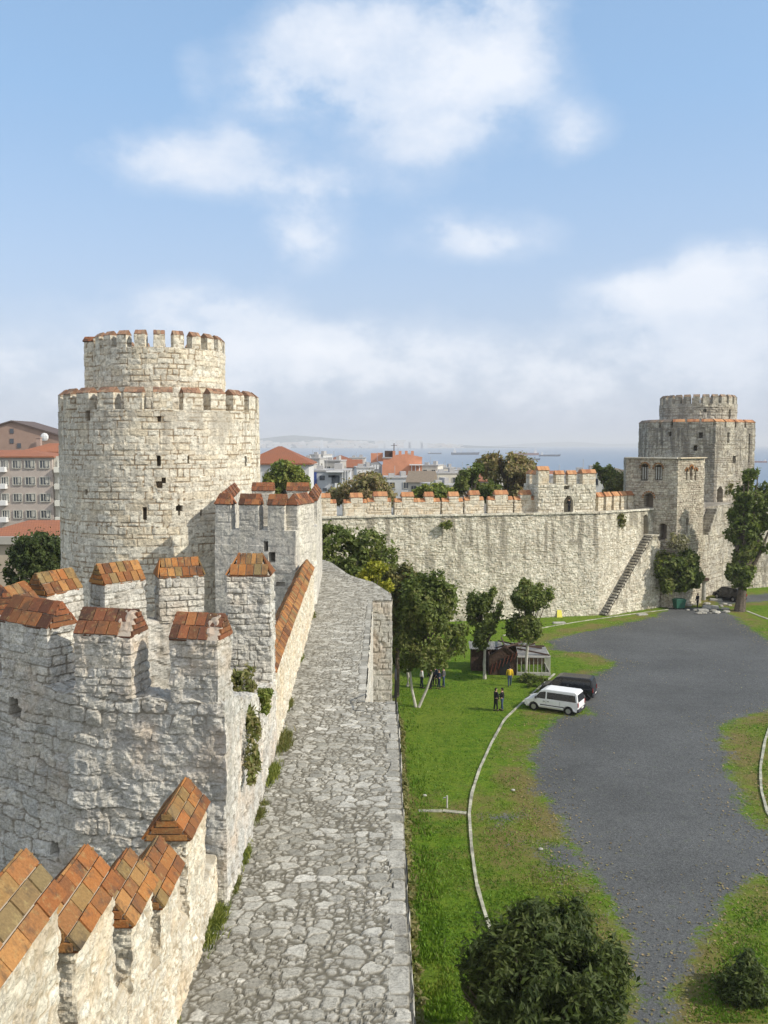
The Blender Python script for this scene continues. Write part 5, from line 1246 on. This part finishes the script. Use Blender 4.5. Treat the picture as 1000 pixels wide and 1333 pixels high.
# ================================================================== VANS
VS = .90
def van(label, front, rear, paint, seed=0, group=None):
    """front and rear: ground points of the axles"""
    c = (Vector(front)+Vector(rear))/2; d = Vector(front)-Vector(rear); rz = math.atan2(d.y, d.x)
    t = empty('van', (c.x, c.y, 0)); tag(t, label, 'van', group)
    Mx = Matrix.Translation((c.x, c.y, .02)) @ Matrix.Rotation(rz, 4, 'Z') @ Matrix.Scale(VS, 4)
    L, W = 4.66, 1.86; wb = 1.5; rw = .34
    def arch(xc): return [(xc+.42*math.cos(a), .32+.42*math.sin(a)) for a in np.linspace(0, math.pi, 9)]
    sill = .28; belt = 1.02
    lower = [(-2.3, .42), (-2.2, sill)]+[(x, z) for x, z in arch(-wb+.02)][::-1]+[(x, z) for x, z in arch(wb)][::-1]+[(2.15, sill), (2.33, .42), (2.34, .68), (2.22, .90), (1.62, belt+.04), (-2.31, belt+.04)]
    upper = [(-2.31, belt+.04), (1.62, belt+.04), (.92, 1.78), (.55, 1.90), (-2.0, 1.92), (-2.17, 1.80)]
    yo = W/2; ti = .16; mb = MB()
    nl = len(lower)
    def yv(z): return yo-max(0, z-belt)*ti/.88-(.05 if z < .35 else 0)
    vs = [(x, -yv(z), z) for x, z in lower]+[(x, yv(z), z) for x, z in lower]
    mb.add(vs, [tuple(range(nl)), tuple(range(nl, 2*nl))[::-1]]+[(k, k+nl, (k+1) % nl+nl, (k+1) % nl) for k in range(nl)])
    nu = len(upper); vs = [(x, -yv(z), z) for x, z in upper]+[(x, yv(z), z) for x, z in upper]
    mb.add(vs, [tuple(range(nu)), tuple(range(nu, 2*nu))[::-1]]+[(k, k+nu, (k+1) % nu+nu, (k+1) % nu) for k in range(1, nu)])
    body = mb.build('body', paint, t, M=Mx, bevel=.05)
    def side(poly, name, mat, out=.012):
        for s in (-1, 1):
            mb = MB(); n = len(poly)
            a = [(x, s*(yv(z)+out), z) for x, z in poly]; b_ = [(x, s*(yv(z)-.03), z) for x, z in poly]
            fs = [tuple(range(n)), tuple(range(n, 2*n))[::-1]]+[(k, k+n, (k+1) % n+n, (k+1) % n) for k in range(n)]
            if s > 0: fs = [f[::-1] for f in fs]
            mb.add(a+b_, fs); mb.build(name, mat, t, M=Mx)
    side([(1.40, 1.12), (1.0, 1.60), (.62, 1.70), (.48, 1.70), (.48, 1.12)], 'front_window', M['glass_dark'])
    side([(.36, 1.14), (.36, 1.68), (-2.02, 1.68), (-2.14, 1.14)], 'rear_window', M['glass_dark'])
    mb = MB()
    def quadp(p, q, name, mat, w0, w1, lift=.015):
        n = Vector((q[1]-p[1], 0, -(q[0]-p[0]))).normalized()
        if n.x < 0 and p[0] > 0: n = -n
        if n.x > 0 and p[0] < 0: n = -n
        P = [Vector((p[0], -w0, p[1])), Vector((p[0], w0, p[1])), Vector((q[0], w1, q[1])), Vector((q[0], -w1, q[1]))]
        mb = MB(); mb.add([v+n*lift for v in P]+[v-n*.03 for v in P], [(0, 1, 2, 3), (7, 6, 5, 4), (0, 4, 5, 1), (1, 5, 6, 2), (2, 6, 7, 3), (3, 7, 4, 0)]); mb.build(name, mat, t, M=Mx)
    quadp((1.57, 1.09), (.97, 1.73), 'windscreen', M['glass_dark'], .84, .72)
    quadp((-2.305, 1.15), (-2.19, 1.72), 'rear_screen', M['glass_dark'], .80, .70)
    mb = MB(); mb.box((2.28, 0, .46), (.22, W-.04, .30)); mb.build('bumper', M['plastic_dark'], t, M=Mx, bevel=.04)
    mb = MB(); mb.box((-2.3, 0, .46), (.2, W-.04, .30)); mb.build('bumper', M['plastic_dark'], t, M=Mx, bevel=.04)
    mb = MB(); mb.box((2.325, 0, .78), (.06, .9, .16)); mb.build('grille', M['plastic_dark'], t, M=Mx)
    mb = MB(); mb.box((2.40, 0, .47), (.02, .5, .11)); mb.build('number_plate', M['plate'], t, M=Mx)
    mb = MB(); mb.box((-2.41, 0, .60), (.02, .5, .11)); mb.build('number_plate', M['plate'], t, M=Mx)
    for s in (-1, 1):
        mb = MB(); mb.box((2.24, s*.68, .76), (.18, .36, .18)); mb.build('headlight', M['lamp_glass'], t, M=Mx, bevel=.03)
        mb = MB(); mb.box((-2.31, s*.86, .95), (.06, .12, .36)); mb.build('tail_light', M['red_lamp'], t, M=Mx)
        mb = MB(); mb.box((1.30, s*1.0, 1.17), (.12, .18, .2)); mb.beam((1.3, s*.9, 1.08), (1.3, s*1.0, 1.12), .05, .05); mb.build('mirror', M['plastic_dark'], t, M=Mx, bevel=.02)
        mb = MB(); mb.box((-.1, s*(yo+.005), .60), (2.05, .03, .09)); mb.build('side_trim', M['plastic_dark'], t, M=Mx)
        mb = MB()
        for x in (.42, 1.45, -.75): mb.box((x, s*(yo+.001), .72), (.012, .012, .6))
        mb.build('door_seam', M['plastic_dark'], t, M=Mx)
        mb = MB()
        for x in (.60, .24): mb.box((x, s*(yo+.02), .92), (.16, .04, .035))
        mb.build('door_handle', M['plastic_dark'], t, M=Mx)
        for xc in (-wb+.02, wb):
            mb = MB()
            n = 24; vs = []
            for yy_, rr_ in ((-.11, .25), (-.11, .31), (-.08, rw), (.08, rw), (.11, .31), (.11, .25)):
                for k in range(n): a = 2*math.pi*k/n; vs.append((xc+rr_*math.cos(a), s*.80+yy_, rw+rr_*math.sin(a)))
            fs = [(i*n+k, i*n+(k+1) % n, (i+1)*n+(k+1) % n, (i+1)*n+k) for i in range(5) for k in range(n)]+[tuple(range(n)), tuple(5*n+k for k in range(n))]
            mb.add(vs, fs); wh = mb.build('wheel', M['rubber'], t, M=Mx)
            mb = MB(); mb.tube([(xc, s*.86, rw), (xc, s*.93, rw)], [.235, .20], 20)
            for k in range(6): a = k*math.pi/3; mb.box((xc+.12*math.cos(a), s*.932, rw+.12*math.sin(a)), (.05, .02, .05))
            mb.build('rim', M['metal_rim'], wh, M=Mx)
    mb = MB(); mb.box((0, 0, .34), (4.1, 1.5, .2)); mb.build('underbody', M['rubber'], t, M=Mx)
    return t
f = on_z(697, 921); r = on_z(747, 928.5); d = (f-r).normalized(); c = (f+r)/2
van('white minibus parked nose to the kerb', c+d*1.5, c-d*1.5, M['white_paint'], group='vans parked side by side')
nv_ = Vector((-d.y, d.x, 0)); nv_ = nv_ if nv_.y > 0 else -nv_
c2 = on_z(750, 908)+Vector((-.55, .35, 0))
d2 = (Matrix.Rotation(R(6), 3, 'Z') @ d)
van('black minibus parked behind the white one', c2+d2*1.5, c2-d2*1.5, M['black_paint'], group='vans parked side by side')
bc = on_z(950, 781)
van('dark car half hidden behind the trunk of the tall old tree', bc+Vector((-.6, 1.4, 0)), bc+Vector((.6, -1.2, 0))+Vector((0, 0, 0)), M['black_paint'])

# ================================================================== PEOPLE
def skinmesh(name, joints, edges, mat, parent, Mx, origin, sub=1):
    """joints: list of (x,y,z,r)"""
    me = bpy.data.meshes.new(name); P = [Mx @ Vector(j[:3]) for j in joints]
    og = Vector(origin); me.from_pydata([p-og for p in P], edges, []); me.materials.append(mat)
    o = bpy.data.objects.new(name, me); col.objects.link(o)
    po = Vector(ORI[parent.name]) if parent is not None else Vector((0, 0, 0)); o.location = og-po
    if parent is not None: o.parent = parent
    ORI[o.name] = np.array(origin, float)
    sk = o.modifiers.new('skin', 'SKIN'); sk.use_smooth_shade = True
    for i, j in enumerate(joints):
        rr_ = j[3] if isinstance(j[3], tuple) else (j[3], j[3]); me.skin_vertices[0].data[i].radius = rr_
    me.skin_vertices[0].data[0].use_root = True
    s = o.modifiers.new('sub', 'SUBSURF'); s.levels = sub; s.render_levels = sub
    return o
def person(label, pos, face, top, trousers, h=1.74, arm=(20, 30), arm2=None, step=.08, hairm='hair', group=None, hold=0., headgear=None):
    k = h/1.74; t = empty('person', tuple(pos)); tag(t, label, 'person', group)
    Mx = Matrix.Translation(pos) @ Matrix.Rotation(face, 4, 'Z') @ Matrix.Scale(k, 4)     # faces local +y
    def J(L): return L
    def armpts(s, a, e):
        sh = Vector((s*.19, 0, 1.42)); a = R(a); e = R(e)
        el = sh+Vector((s*.05, math.sin(a)*.29, -math.cos(a)*.29)); wr = el+Vector((-s*.04*math.sin(e), math.sin(a+e)*.25, -math.cos(a+e)*.25))
        return sh, el, wr, (wr-el).normalized()
    hips = [(0, 0, .93, (.15, .11))]; bj = [(0, 0, .93, (.14, .105)), (0, .0, 1.10, (.13, .095)), (0, 0, 1.30, (.165, .11)), (0, 0, 1.44, (.10, .075)), (0, .0, 1.51, .052), (0, .015, 1.575, .055)]
    be = [(0, 1), (1, 2), (2, 3), (3, 4), (4, 5)]
    # head
    bj += [(0, .02, 1.63, (.072, .088)), (0, .012, 1.70, (.068, .082)), (0, .112, 1.625, .016), (.075, .0, 1.625, .014), (-.075, .0, 1.625, .014)]
    be += [(5, 6), (6, 7), (6, 8), (6, 9), (6, 10)]
    n = len(bj)
    for s, (a, e) in ((-1, arm), (1, arm2 or arm)):
        sh, el, wr, dr = armpts(s, a, e); i0 = len(bj)
        bj += [(*sh, .055), (*el, .042), (*wr, .028), (*(wr+dr*.07), (.040, .018))]; be += [(3, i0), (i0, i0+1), (i0+1, i0+2), (i0+2, i0+3)]
        side_ = dr.cross(Vector((0, 0, 1))); side_ = side_.normalized() if side_.length > .1 else Vector((0, 1, 0))
        for q, ln in ((-1.5, .06), (-.5, .075), (.5, .08), (1.5, .07)):
            j = len(bj); b0 = wr+dr*.09+side_*q*.018
            bj += [(*b0, .009), (*(b0+dr*ln+Vector((0, 0, .01*q))), .007)]; be += [(i0+3, j), (j, j+1)]
        j = len(bj); b0 = wr+dr*.03+side_*.04; bj += [(*(b0+dr*.045+side_*.012), .009)]; be += [(i0+2, j)]
    for s in (-1, 1):
        i0 = len(bj); bj += [(s*.09, 0, .86, (.085, .09)), (s*.10, s*step*.4, .48, .056), (s*.105, s*step, .09, .038), (s*.11, s*step+.14, .03, (.04, .03))]; be += [(0, i0), (i0, i0+1), (i0+1, i0+2), (i0+2, i0+3)]
    skinmesh('body', bj, be, M['skin'], t, Mx, pos)
    cj = [(0, 0, .90, (.185, .145)), (0, 0, 1.10, (.175, .135)), (0, 0, 1.30, (.185, .13)), (0, 0, 1.43, (.12, .09)), (0, 0, 1.485, .066)]; ce = [(0, 1), (1, 2), (2, 3), (3, 4)]
    for s, (a, e) in ((-1, arm), (1, arm2 or arm)):
        sh, el, wr, dr = armpts(s, a, e); i0 = len(cj); cj += [(*sh, .072), (*el, .056), (*(wr-dr*.01), .042)]; ce += [(3, i0), (i0, i0+1), (i0+1, i0+2)]
    skinmesh('jacket', cj, ce, M[top], t, Mx, pos)
    tj = [(0, 0, 1.06, (.165, .13)), (0, 0, .90, (.17, .135))]; te = [(0, 1)]
    for s in (-1, 1):
        i0 = len(tj); tj += [(s*.09, 0, .80, (.10, .10)), (s*.10, s*step*.4, .48, .07), (s*.105, s*step, .10, .055)]; te += [(1, i0), (i0, i0+1), (i0+1, i0+2)]
    skinmesh('trousers', tj, te, M[trousers], t, Mx, pos)
    mb = MB(); mb.ball((0, -.012, 1.70), (.083, .098, .085), 12); mb.ball((0, -.04, 1.64), (.078, .075, .09), 10); mb.build('hair', M[headgear or hairm], t, M=Mx, smooth=True)
    for s in (-1, 1):
        mb = MB(); mb.ball((s*.108, s*step+.06, .045), (.05, .15, .05), 8); mb.build('shoe', M['cloth_black'], t, M=Mx, smooth=True)
        mb = MB(); mb.ball((s*.028, .098, 1.645), .010, 6); mb.build('eye', M['cloth_black'], t, M=Mx)
    mb = MB(); mb.box((0, .103, 1.585), (.045, .012, .010)); mb.build('mouth', M['wood_red'], t, M=Mx)
    return t
p0 = on_z(645.5, 925.5)
person('person in black standing at left of the pair on the open lawn', p0, R(-60), 'cloth_black', 'cloth_black', arm=(15, 70), arm2=(5, 15))
person('person in dark navy standing at right of the pair on the open lawn', p0+Vector((.48, .1, 0)), R(70), 'cloth_black', 'jeans', h=1.72, arm=(20, 80))
person('person in a bright yellow top walking near the ruined hut', on_z(663.5, 894), R(0), 'cloth_yellow', 'jeans', arm=(10, 20), arm2=(-12, 15), step=.16)
grp = 'people gathered in the shade under the twin trunk tree'
person('person in a white shirt and white cap under the twin trunk tree', on_z(549, 896), R(-80), 'cloth_white', 'cloth_navy', arm=(5, 20), group=grp, headgear='cloth_white')
for (px, py, fc, tp, tr, lab) in [(561, 897, 40, 'cloth_black', 'cloth_black', 'person in black just right of the second white trunk'), (566, 893, 160, 'cloth_navy', 'cloth_black', 'person in navy at the back of the group under the tree'), (571.5, 897, 100, 'cloth_navy', 'cloth_navy', 'person in navy at the middle right of the group'), (577.5, 895, 80, 'cloth_grey', 'jeans', 'person in grey at the right end of the group under the tree')]:
    person(lab, on_z(px, py), R(fc), tp, tr, arm=(10, 50), group=grp, h=random.uniform(1.66, 1.8))
b1 = xpx(741, 1.4); person('person in black standing at the doorway of the wall turret', Vector((b1[0], b1[1], 12.0)), R(20), 'cloth_black', 'cloth_black', arm=(15, 60))
person('person in dark clothes standing beside the gate tree', on_z(908, 791), R(30), 'cloth_black', 'cloth_black', arm=(5, 20))

# ================================================================== RUINED HUT WITH GREENHOUSE
O = on_z(637, 879); E_ = on_z(716, 880); hz = math.atan2(E_.y-O.y, E_.x-O.x); HL = (E_-O).length
Hx = Matrix.Translation(O) @ Matrix.Rotation(hz, 4, 'Z')
h = empty('ruined_hut', tuple(O)); tag(h, 'ruined wooden hut with a lean-to greenhouse and broken sheet roof', 'hut')
mb = MB(); g0 = HL*.46
mb.box((g0/2, .1, .85), (g0, .10, 1.7)); mb.prism([(0, 1.7), (g0, 1.7), (g0*.55, 2.5)], .05, .15)
mb.build('front_wall', M['wood_dark'], h, M=Hx)
mb = MB()
for k in range(7): mb.beam((.1+k*g0/7, .0, .15+.22*k), (.1+k*g0/7+.2, .0, 1.0+.18*k), .18, .05)
mb.build('red_boards', M['wood_red'], h, M=Hx)
mb = MB(); mb.box((-.7, 2.4, .95), (1.6, 1.8, 1.9)); mb.box((0, 1.9, .9), (.1, 3.6, 1.8)); mb.box((HL/2, 4.0, .9), (HL, .1, 1.8)); mb.build('back_shed', M['wood_dark'], h, M=Hx)
mb = MB()
for k in range(26):
    x = -1.6+k*.115; mb.beam((x, 1.2, 2.0+.02*(k % 2)), (x, 3.9, 2.12+.02*(k % 2)), .10, .03)
for k in range(24):
    x = 1.5+k*.115; mb.beam((x, 2.0, 2.2+.02*(k % 2)), (x, 4.2, 1.95+.02*(k % 2)), .10, .03)
mb.build('sheet_roof', M['corrugated'], h, M=Hx)
mb = MB()
for a_, b_ in [((0, 0, 1.7), (g0*.55, 0, 2.55)), ((g0*.55, 0, 2.55), (g0, 0, 1.75)), ((g0*.55, 0, 2.55), (g0*.55, 4, 2.5)), ((.4, 2, 1.9), (g0*.6, .6, 2.5)), ((g0*.4, 3, 2.4), (g0*1.4, 1.0, 2.3)), ((g0, 2, 2.0), (HL*.8, 2.2, 2.35)), ((g0, .4, 2.3), (HL, .3, 1.75)), ((g0*.8, 1.2, 2.45), (HL*.9, 1.6, 2.1)), ((g0*.6, 0, 2.5), (HL*.75, 3.5, 2.5))]:
    mb.beam(a_, b_, .09, .12)
mb.build('roof_beam', M['wood_dark'], h, M=Hx)
mb = MB(); nP = 9
for k in range(nP):
    x = g0+(HL-g0)*k/(nP-1); mb.box((x, 0, .95), (.05, .05, 1.5))
for k in range(5): mb.box((HL, .6+k*.7, .95), (.07, .07, 1.5))
for z in (.28, 1.68): mb.box(((g0+HL)/2, 0, z), (HL-g0, .08, .09)); mb.box((HL, 1.9, z), (.08, 3.7, .09))
mb.build('greenhouse_frame', M['white_frame'], h, M=Hx)
mb = MB(); mb.box(((g0+HL)/2, 0, .12), (HL-g0+.1, .14, .26)); mb.box((HL, 1.9, .12), (.14, 3.8, .26)); mb.build('base_wall', M['slab'], h, M=Hx)
m, nt = newmat('greenhouse_glass'); g = NT(nt); tr = g.n('ShaderNodeBsdfTransparent'); gl_ = g.n('ShaderNodeBsdfGlossy', i_Roughness=.08); mx = g.n('ShaderNodeMixShader', i_0=.06); g.l(tr.outputs[0], mx.inputs[1]); g.l(gl_.outputs[0], mx.inputs[2]); g.out(mx.outputs[0])
mb = MB(); mb.box(((g0+HL)/2, .02, .98), (HL-g0-.05, .01, 1.35)); mb.build('glazing', m, h, M=Hx)
mb = MB(); 
for k in range(10): mb.box((g0+.2+(HL-g0-.2)*k/10, .9, 1.86+.12*0), ((HL-g0)/10-.02, 2.2, .03), M=Matrix.Rotation(R(12), 3, 'X'))
mb.build('greenhouse_roof', M['corrugated'], h, M=Hx)
mb = MB(); mb.box((g0*.55, -.0, .75), (.8, .06, 1.5)); mb.build('door', M['iron'], h, M=Hx)

# ================================================================== SMALL THINGS
b = on_z(884, 793); t = empty('wheeled_bin', tuple(b)); tag(t, 'green wheeled rubbish bin under the gate tree', 'bin')
Bx = Matrix.Translation(b) @ Matrix.Rotation(R(15), 4, 'Z')
mb = MB(); mb.add([(-.55, -.35, .15), (.55, -.35, .15), (.55, .35, .15), (-.55, .35, .15), (-.68, -.48, 1.15), (.68, -.48, 1.15), (.68, .48, 1.15), (-.68, .48, 1.15)], [(0, 3, 2, 1), (4, 5, 6, 7), (0, 1, 5, 4), (1, 2, 6, 5), (2, 3, 7, 6), (3, 0, 4, 7)]); mb.build('body', M['green_bin'], t, M=Bx, bevel=.04)
mb = MB(); mb.box((0, 0, 1.2), (1.42, 1.02, .08)); mb.box((0, 0, 1.27), (1.1, .8, .08)); mb.build('lid', M['green_bin'], t, M=Bx, bevel=.03)
for sx_ in (-.5, .5):
    for sy_ in (-.3, .3): mb = MB(); mb.tube([(sx_, sy_-.04, .09), (sx_, sy_+.04, .09)], .09, 10); mb.build('wheel', M['rubber'], t, M=Bx)
b = on_z(871, 789); mb = MB(); mb.tube([(b.x, b.y, .75), (b.x+.12, b.y-.28, .75)], .78, 20); mb.tube([(b.x+.10, b.y-.25, .75), (b.x+.14, b.y-.34, .75)], .18, 10)
o = mb.build('millstone', M['slab'], bevel=.03); tag(o, 'round pale millstone leaning under the left side of the gate tree', 'millstone')
p = xpx(728.5, 0); b = at(728.5, 797, p[1]-.6); mb = MB(); 
mb.add([(b.x-.32, b.y-.15, .02), (b.x+.32, b.y-.15, .02), (b.x+.26, b.y+.15, .8), (b.x-.25, b.y+.15, .85), (b.x-.32, b.y-.12, .02), (b.x+.32, b.y-.12, .02), (b.x+.26, b.y+.18, .8), (b.x-.25, b.y+.18, .85)], [(0, 1, 2, 3), (7, 6, 5, 4), (0, 4, 5, 1), (1, 5, 6, 2), (2, 6, 7, 3), (3, 7, 4, 0)])
o = mb.build('yellow_sheet', M['yellow_sheet']); tag(o, 'bright yellow panel leaning on the foot of the far wall', 'panel')
labs = ['pale stone slab on the grass left of the gate road', 'white slab lying on the road beyond the gate tree', 'pale slab in the grass near the far wall foot', 'long grey slab beside the tall old tree', 'grey slab near the gate rubble']
for (px, py, sx_, sy_, sz_), lab in zip([(836, 801, 1.3, .6, .2), (932, 782, 1.6, .7, .25), (728, 812, 1.5, .6, .2), (925, 792, 2.0, .8, .35), (915, 796, 1.3, .7, .3)], labs):
    b = on_z(px, py); mb = MB(); mb.box((b.x, b.y, sz_/2), (sx_, sy_, sz_), rz=random.uniform(-.4, .4), taper=.92); o = mb.build('stone_slab', M['slab'], bevel=.05); tag(o, lab, 'slab', 'loose stones near the gate')
mb = MB(); rr = random.Random(4)
for k in range(30):
    px, py = rr.uniform(893, 950), rr.uniform(786, 800); b = on_z(px, py); s_ = rr.uniform(.2, .7)
    mb.ball((b.x, b.y, s_*.18), (s_*.8, s_*.6, s_*.32), 6)
o = mb.build('rubble', M['cobble']); tag(o, 'low heap of grey rubble beside the gate road', 'rubble', kind='stuff')
b = on_z(582, 1052); t = empty('water_tap', tuple(b)); tag(t, 'small white tap post standing on the lawn strip', 'tap')
mb = MB(); mb.tube([(b.x, b.y, 0), (b.x, b.y, .7)], .05, 8); mb.build('post', M['white_frame'], t); mb = MB(); mb.tube([(b.x, b.y, .6), (b.x-.18, b.y, .6), (b.x-.2, b.y, .5)], .025, 6); mb.build('spout', M['metal_rim'], t)
for px, py, lab in [(553, 1037, 'tiny white stone on the lawn near the tap'), (704, 1107, 'white scrap on the bare patch by the drive'), (668, 1030, 'pale pebble at the lawn edge')]:
    b = on_z(px, py); mb = MB(); mb.ball((b.x, b.y, .07), (.13, .1, .07), 7); o = mb.build('white_stone', M['slab']); tag(o, lab, 'stone')
# columns and masonry pieces under the gate tree
t = empty('gate_porch', tuple(on_z(898, 785))); tag(t, 'low stone porch with columns behind the gate tree', 'porch')
b0 = on_z(888, 783); b1 = on_z(916, 781)
for f_ in (0, .5, 1.0):
    q = b0.lerp(b1, f_); mb = MB(); mb.tube([(q.x, q.y, 0), (q.x, q.y, 2.4)], [.28, .24], 10); mb.box((q.x, q.y, 2.45), (.7, .7, .16)); mb.build('column', M['slab'], t)
mb = MB(); mb.beam((b0.x-.4, b0.y, 2.7), (b1.x+.4, b1.y, 2.7), .8, .35); mb.build('lintel', M['wood_dark'], t)

# ================================================================== HAZE
m, nt = newmat('haze'); g = NT(nt); pv = g.n('ShaderNodeVolumePrincipled'); pv.inputs['Color'].default_value = (.95, .97, 1.0, 1); pv.inputs['Density'].default_value = HAZE; pv.inputs['Anisotropy'].default_value = 0.
o_ = g.n('ShaderNodeOutputMaterial'); g.l(pv.outputs[0], o_.inputs['Volume'])
if HAZE > 0:
    mb = MB(); mb.box((0, 11900, (135-19)/2), (44400, 24600, 135+19)); o = mb.build('haze', m); tag(o, 'thin pale sea haze', kind='stuff')
# ================================================================== LIGHT AND SKY
w = bpy.data.worlds.new('World'); scene.world = w; w.use_nodes = True
nt = w.node_tree; nt.nodes.clear(); g = NT(nt)
sky = g.n('ShaderNodeTexSky'); sky.sky_type = 'NISHITA'; sky.sun_disc = False
sky.sun_elevation = math.asin(SUN.z); sky.sun_rotation = math.atan2(SUN.x, SUN.y)
sky.altitude = 0; sky.air_density = 1.0; sky.dust_density = 1.6; sky.ozone_density = 1.4
tc = g.n('ShaderNodeTexCoord'); D = tc.outputs['Generated']
sx = g.n('ShaderNodeSeparateXYZ'); g.l(D, sx.inputs[0])
az = g.math('ARCTAN2', sx.outputs[0], sx.outputs[1]); el = g.math('ARCSINE', sx.outputs[2])
clouds = [(540, 95, 140, 70, .95), (430, 35, 85, 45, .6), (650, 50, 70, 70, .75), (470, 110, 60, 35, .3), (560, 170, 60, 35, .6), (350, 115, 65, 40, .55), (750, 175, 42, 32, .55), (230, 208, 115, 36, .75), (420, 245, 110, 28, .62), (300, 180, 50, 20, .3),
          (390, 312, 48, 34, .95), (630, 310, 90, 28, .72), (580, 290, 30, 18, .4), (250, 100, 22, 32, .3), (955, 345, 70, 30, .95), (930, 400, 120, 50, .55), (850, 380, 80, 24, .75), (250, 405, 110, 38, .75), (430, 455, 130, 42, .65), (850, 470, 260, 60, .5), (150, 480, 300, 60, .35), (10, 460, 40, 25, .4), (520, 520, 700, 60, .35)]
tot = None
for (px, py, sa, sb, amp) in clouds:
    d = ray(px, py).normalized(); a0 = math.atan2(d.x, d.y); e0 = math.asin(d.z)
    u = g.math('MULTIPLY', g.math('SUBTRACT', az, a0), FPX/sa); v = g.math('MULTIPLY', g.math('SUBTRACT', el, e0), FPX/sb)
    r2 = g.math('ADD', g.math('MULTIPLY', u, u), g.math('MULTIPLY', v, v))
    e = g.math('MULTIPLY', g.math('POWER', 2.718, g.math('MULTIPLY', r2, -1.)), amp)
    tot = e if tot is None else g.math('ADD', tot, e)
n1 = g.noise(D, 9.0, 10, .60, sc=(1, 1, 1.6)); n2 = g.noise(D, 2.2, 4, .5, sc=(1, 1, 2.2))
ns = g.math('ADD', g.math('MULTIPLY', g.math('SUBTRACT', n1, .5), 2.6), g.math('MULTIPLY', g.math('SUBTRACT', n2, .5), .8))
n3 = g.noise(D, 22.0, 6, .6, sc=(1, 1, 1.5)); ns = g.math('ADD', ns, g.math('MULTIPLY', g.math('SUBTRACT', n3, .5), .7))
mk_ = g.math('MINIMUM', g.math('ADD', g.math('MULTIPLY', tot, 1.3), .12), 1.0)
dens = g.math('ADD', g.math('MULTIPLY', tot, .95), g.math('MULTIPLY', ns, mk_))
back_fill = g.ramp(g.math('MULTIPLY', sx.outputs[1], -1.), [(.0, 0.), (.35, 1.6)])        # unseen bright cloud added behind the viewer to raise the ambient fill
dens = g.math('ADD', dens, back_fill)
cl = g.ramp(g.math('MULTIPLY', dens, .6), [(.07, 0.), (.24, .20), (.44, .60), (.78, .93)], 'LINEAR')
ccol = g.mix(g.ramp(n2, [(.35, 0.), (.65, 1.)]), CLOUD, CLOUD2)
back_ = g.math('GREATER_THAN', sx.outputs[1], -.2)
skc = sky.outputs[0]
skc = g.mix(1.0, skc, (SKYS, SKYS, SKYS), 'MULTIPLY')
# the thin veil of vapour that whitens the low sky
veil = g.ramp(el, [(0., .85), (.12, .70), (.30, .50), (.6, .40)])
skc = g.mix(veil, skc, g.ramp(el, [(0., VEIL0), (.10, VEIL1), (.35, VEIL2)]))
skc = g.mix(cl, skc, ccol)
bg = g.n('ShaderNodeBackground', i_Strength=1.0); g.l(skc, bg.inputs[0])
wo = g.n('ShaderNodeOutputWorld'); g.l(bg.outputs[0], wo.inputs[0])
sl = bpy.data.lights.new('sun', 'SUN'); sl.energy = SUNE; sl.angle = R(.6); sl.color = (1.0, .93, .80)
so = bpy.data.objects.new('sun', sl); col.objects.link(so); so.rotation_euler = SUN.to_track_quat('Z', 'Y').to_euler(); so.location = (60, -20, 80)
scene.view_settings.view_transform = 'Standard'; scene.view_settings.look = 'None'; scene.view_settings.gamma = 1; scene.view_settings.exposure = EXPO
scene.view_settings.use_curve_mapping = False
scene.cycles.use_denoising = True
scene.cycles.max_bounces = 6; scene.cycles.diffuse_bounces = 3; scene.cycles.volume_bounces = 0; scene.cycles.transparent_max_bounces = 8
scene.cycles.use_adaptive_sampling = True
print('script seconds', time.time()-T0)
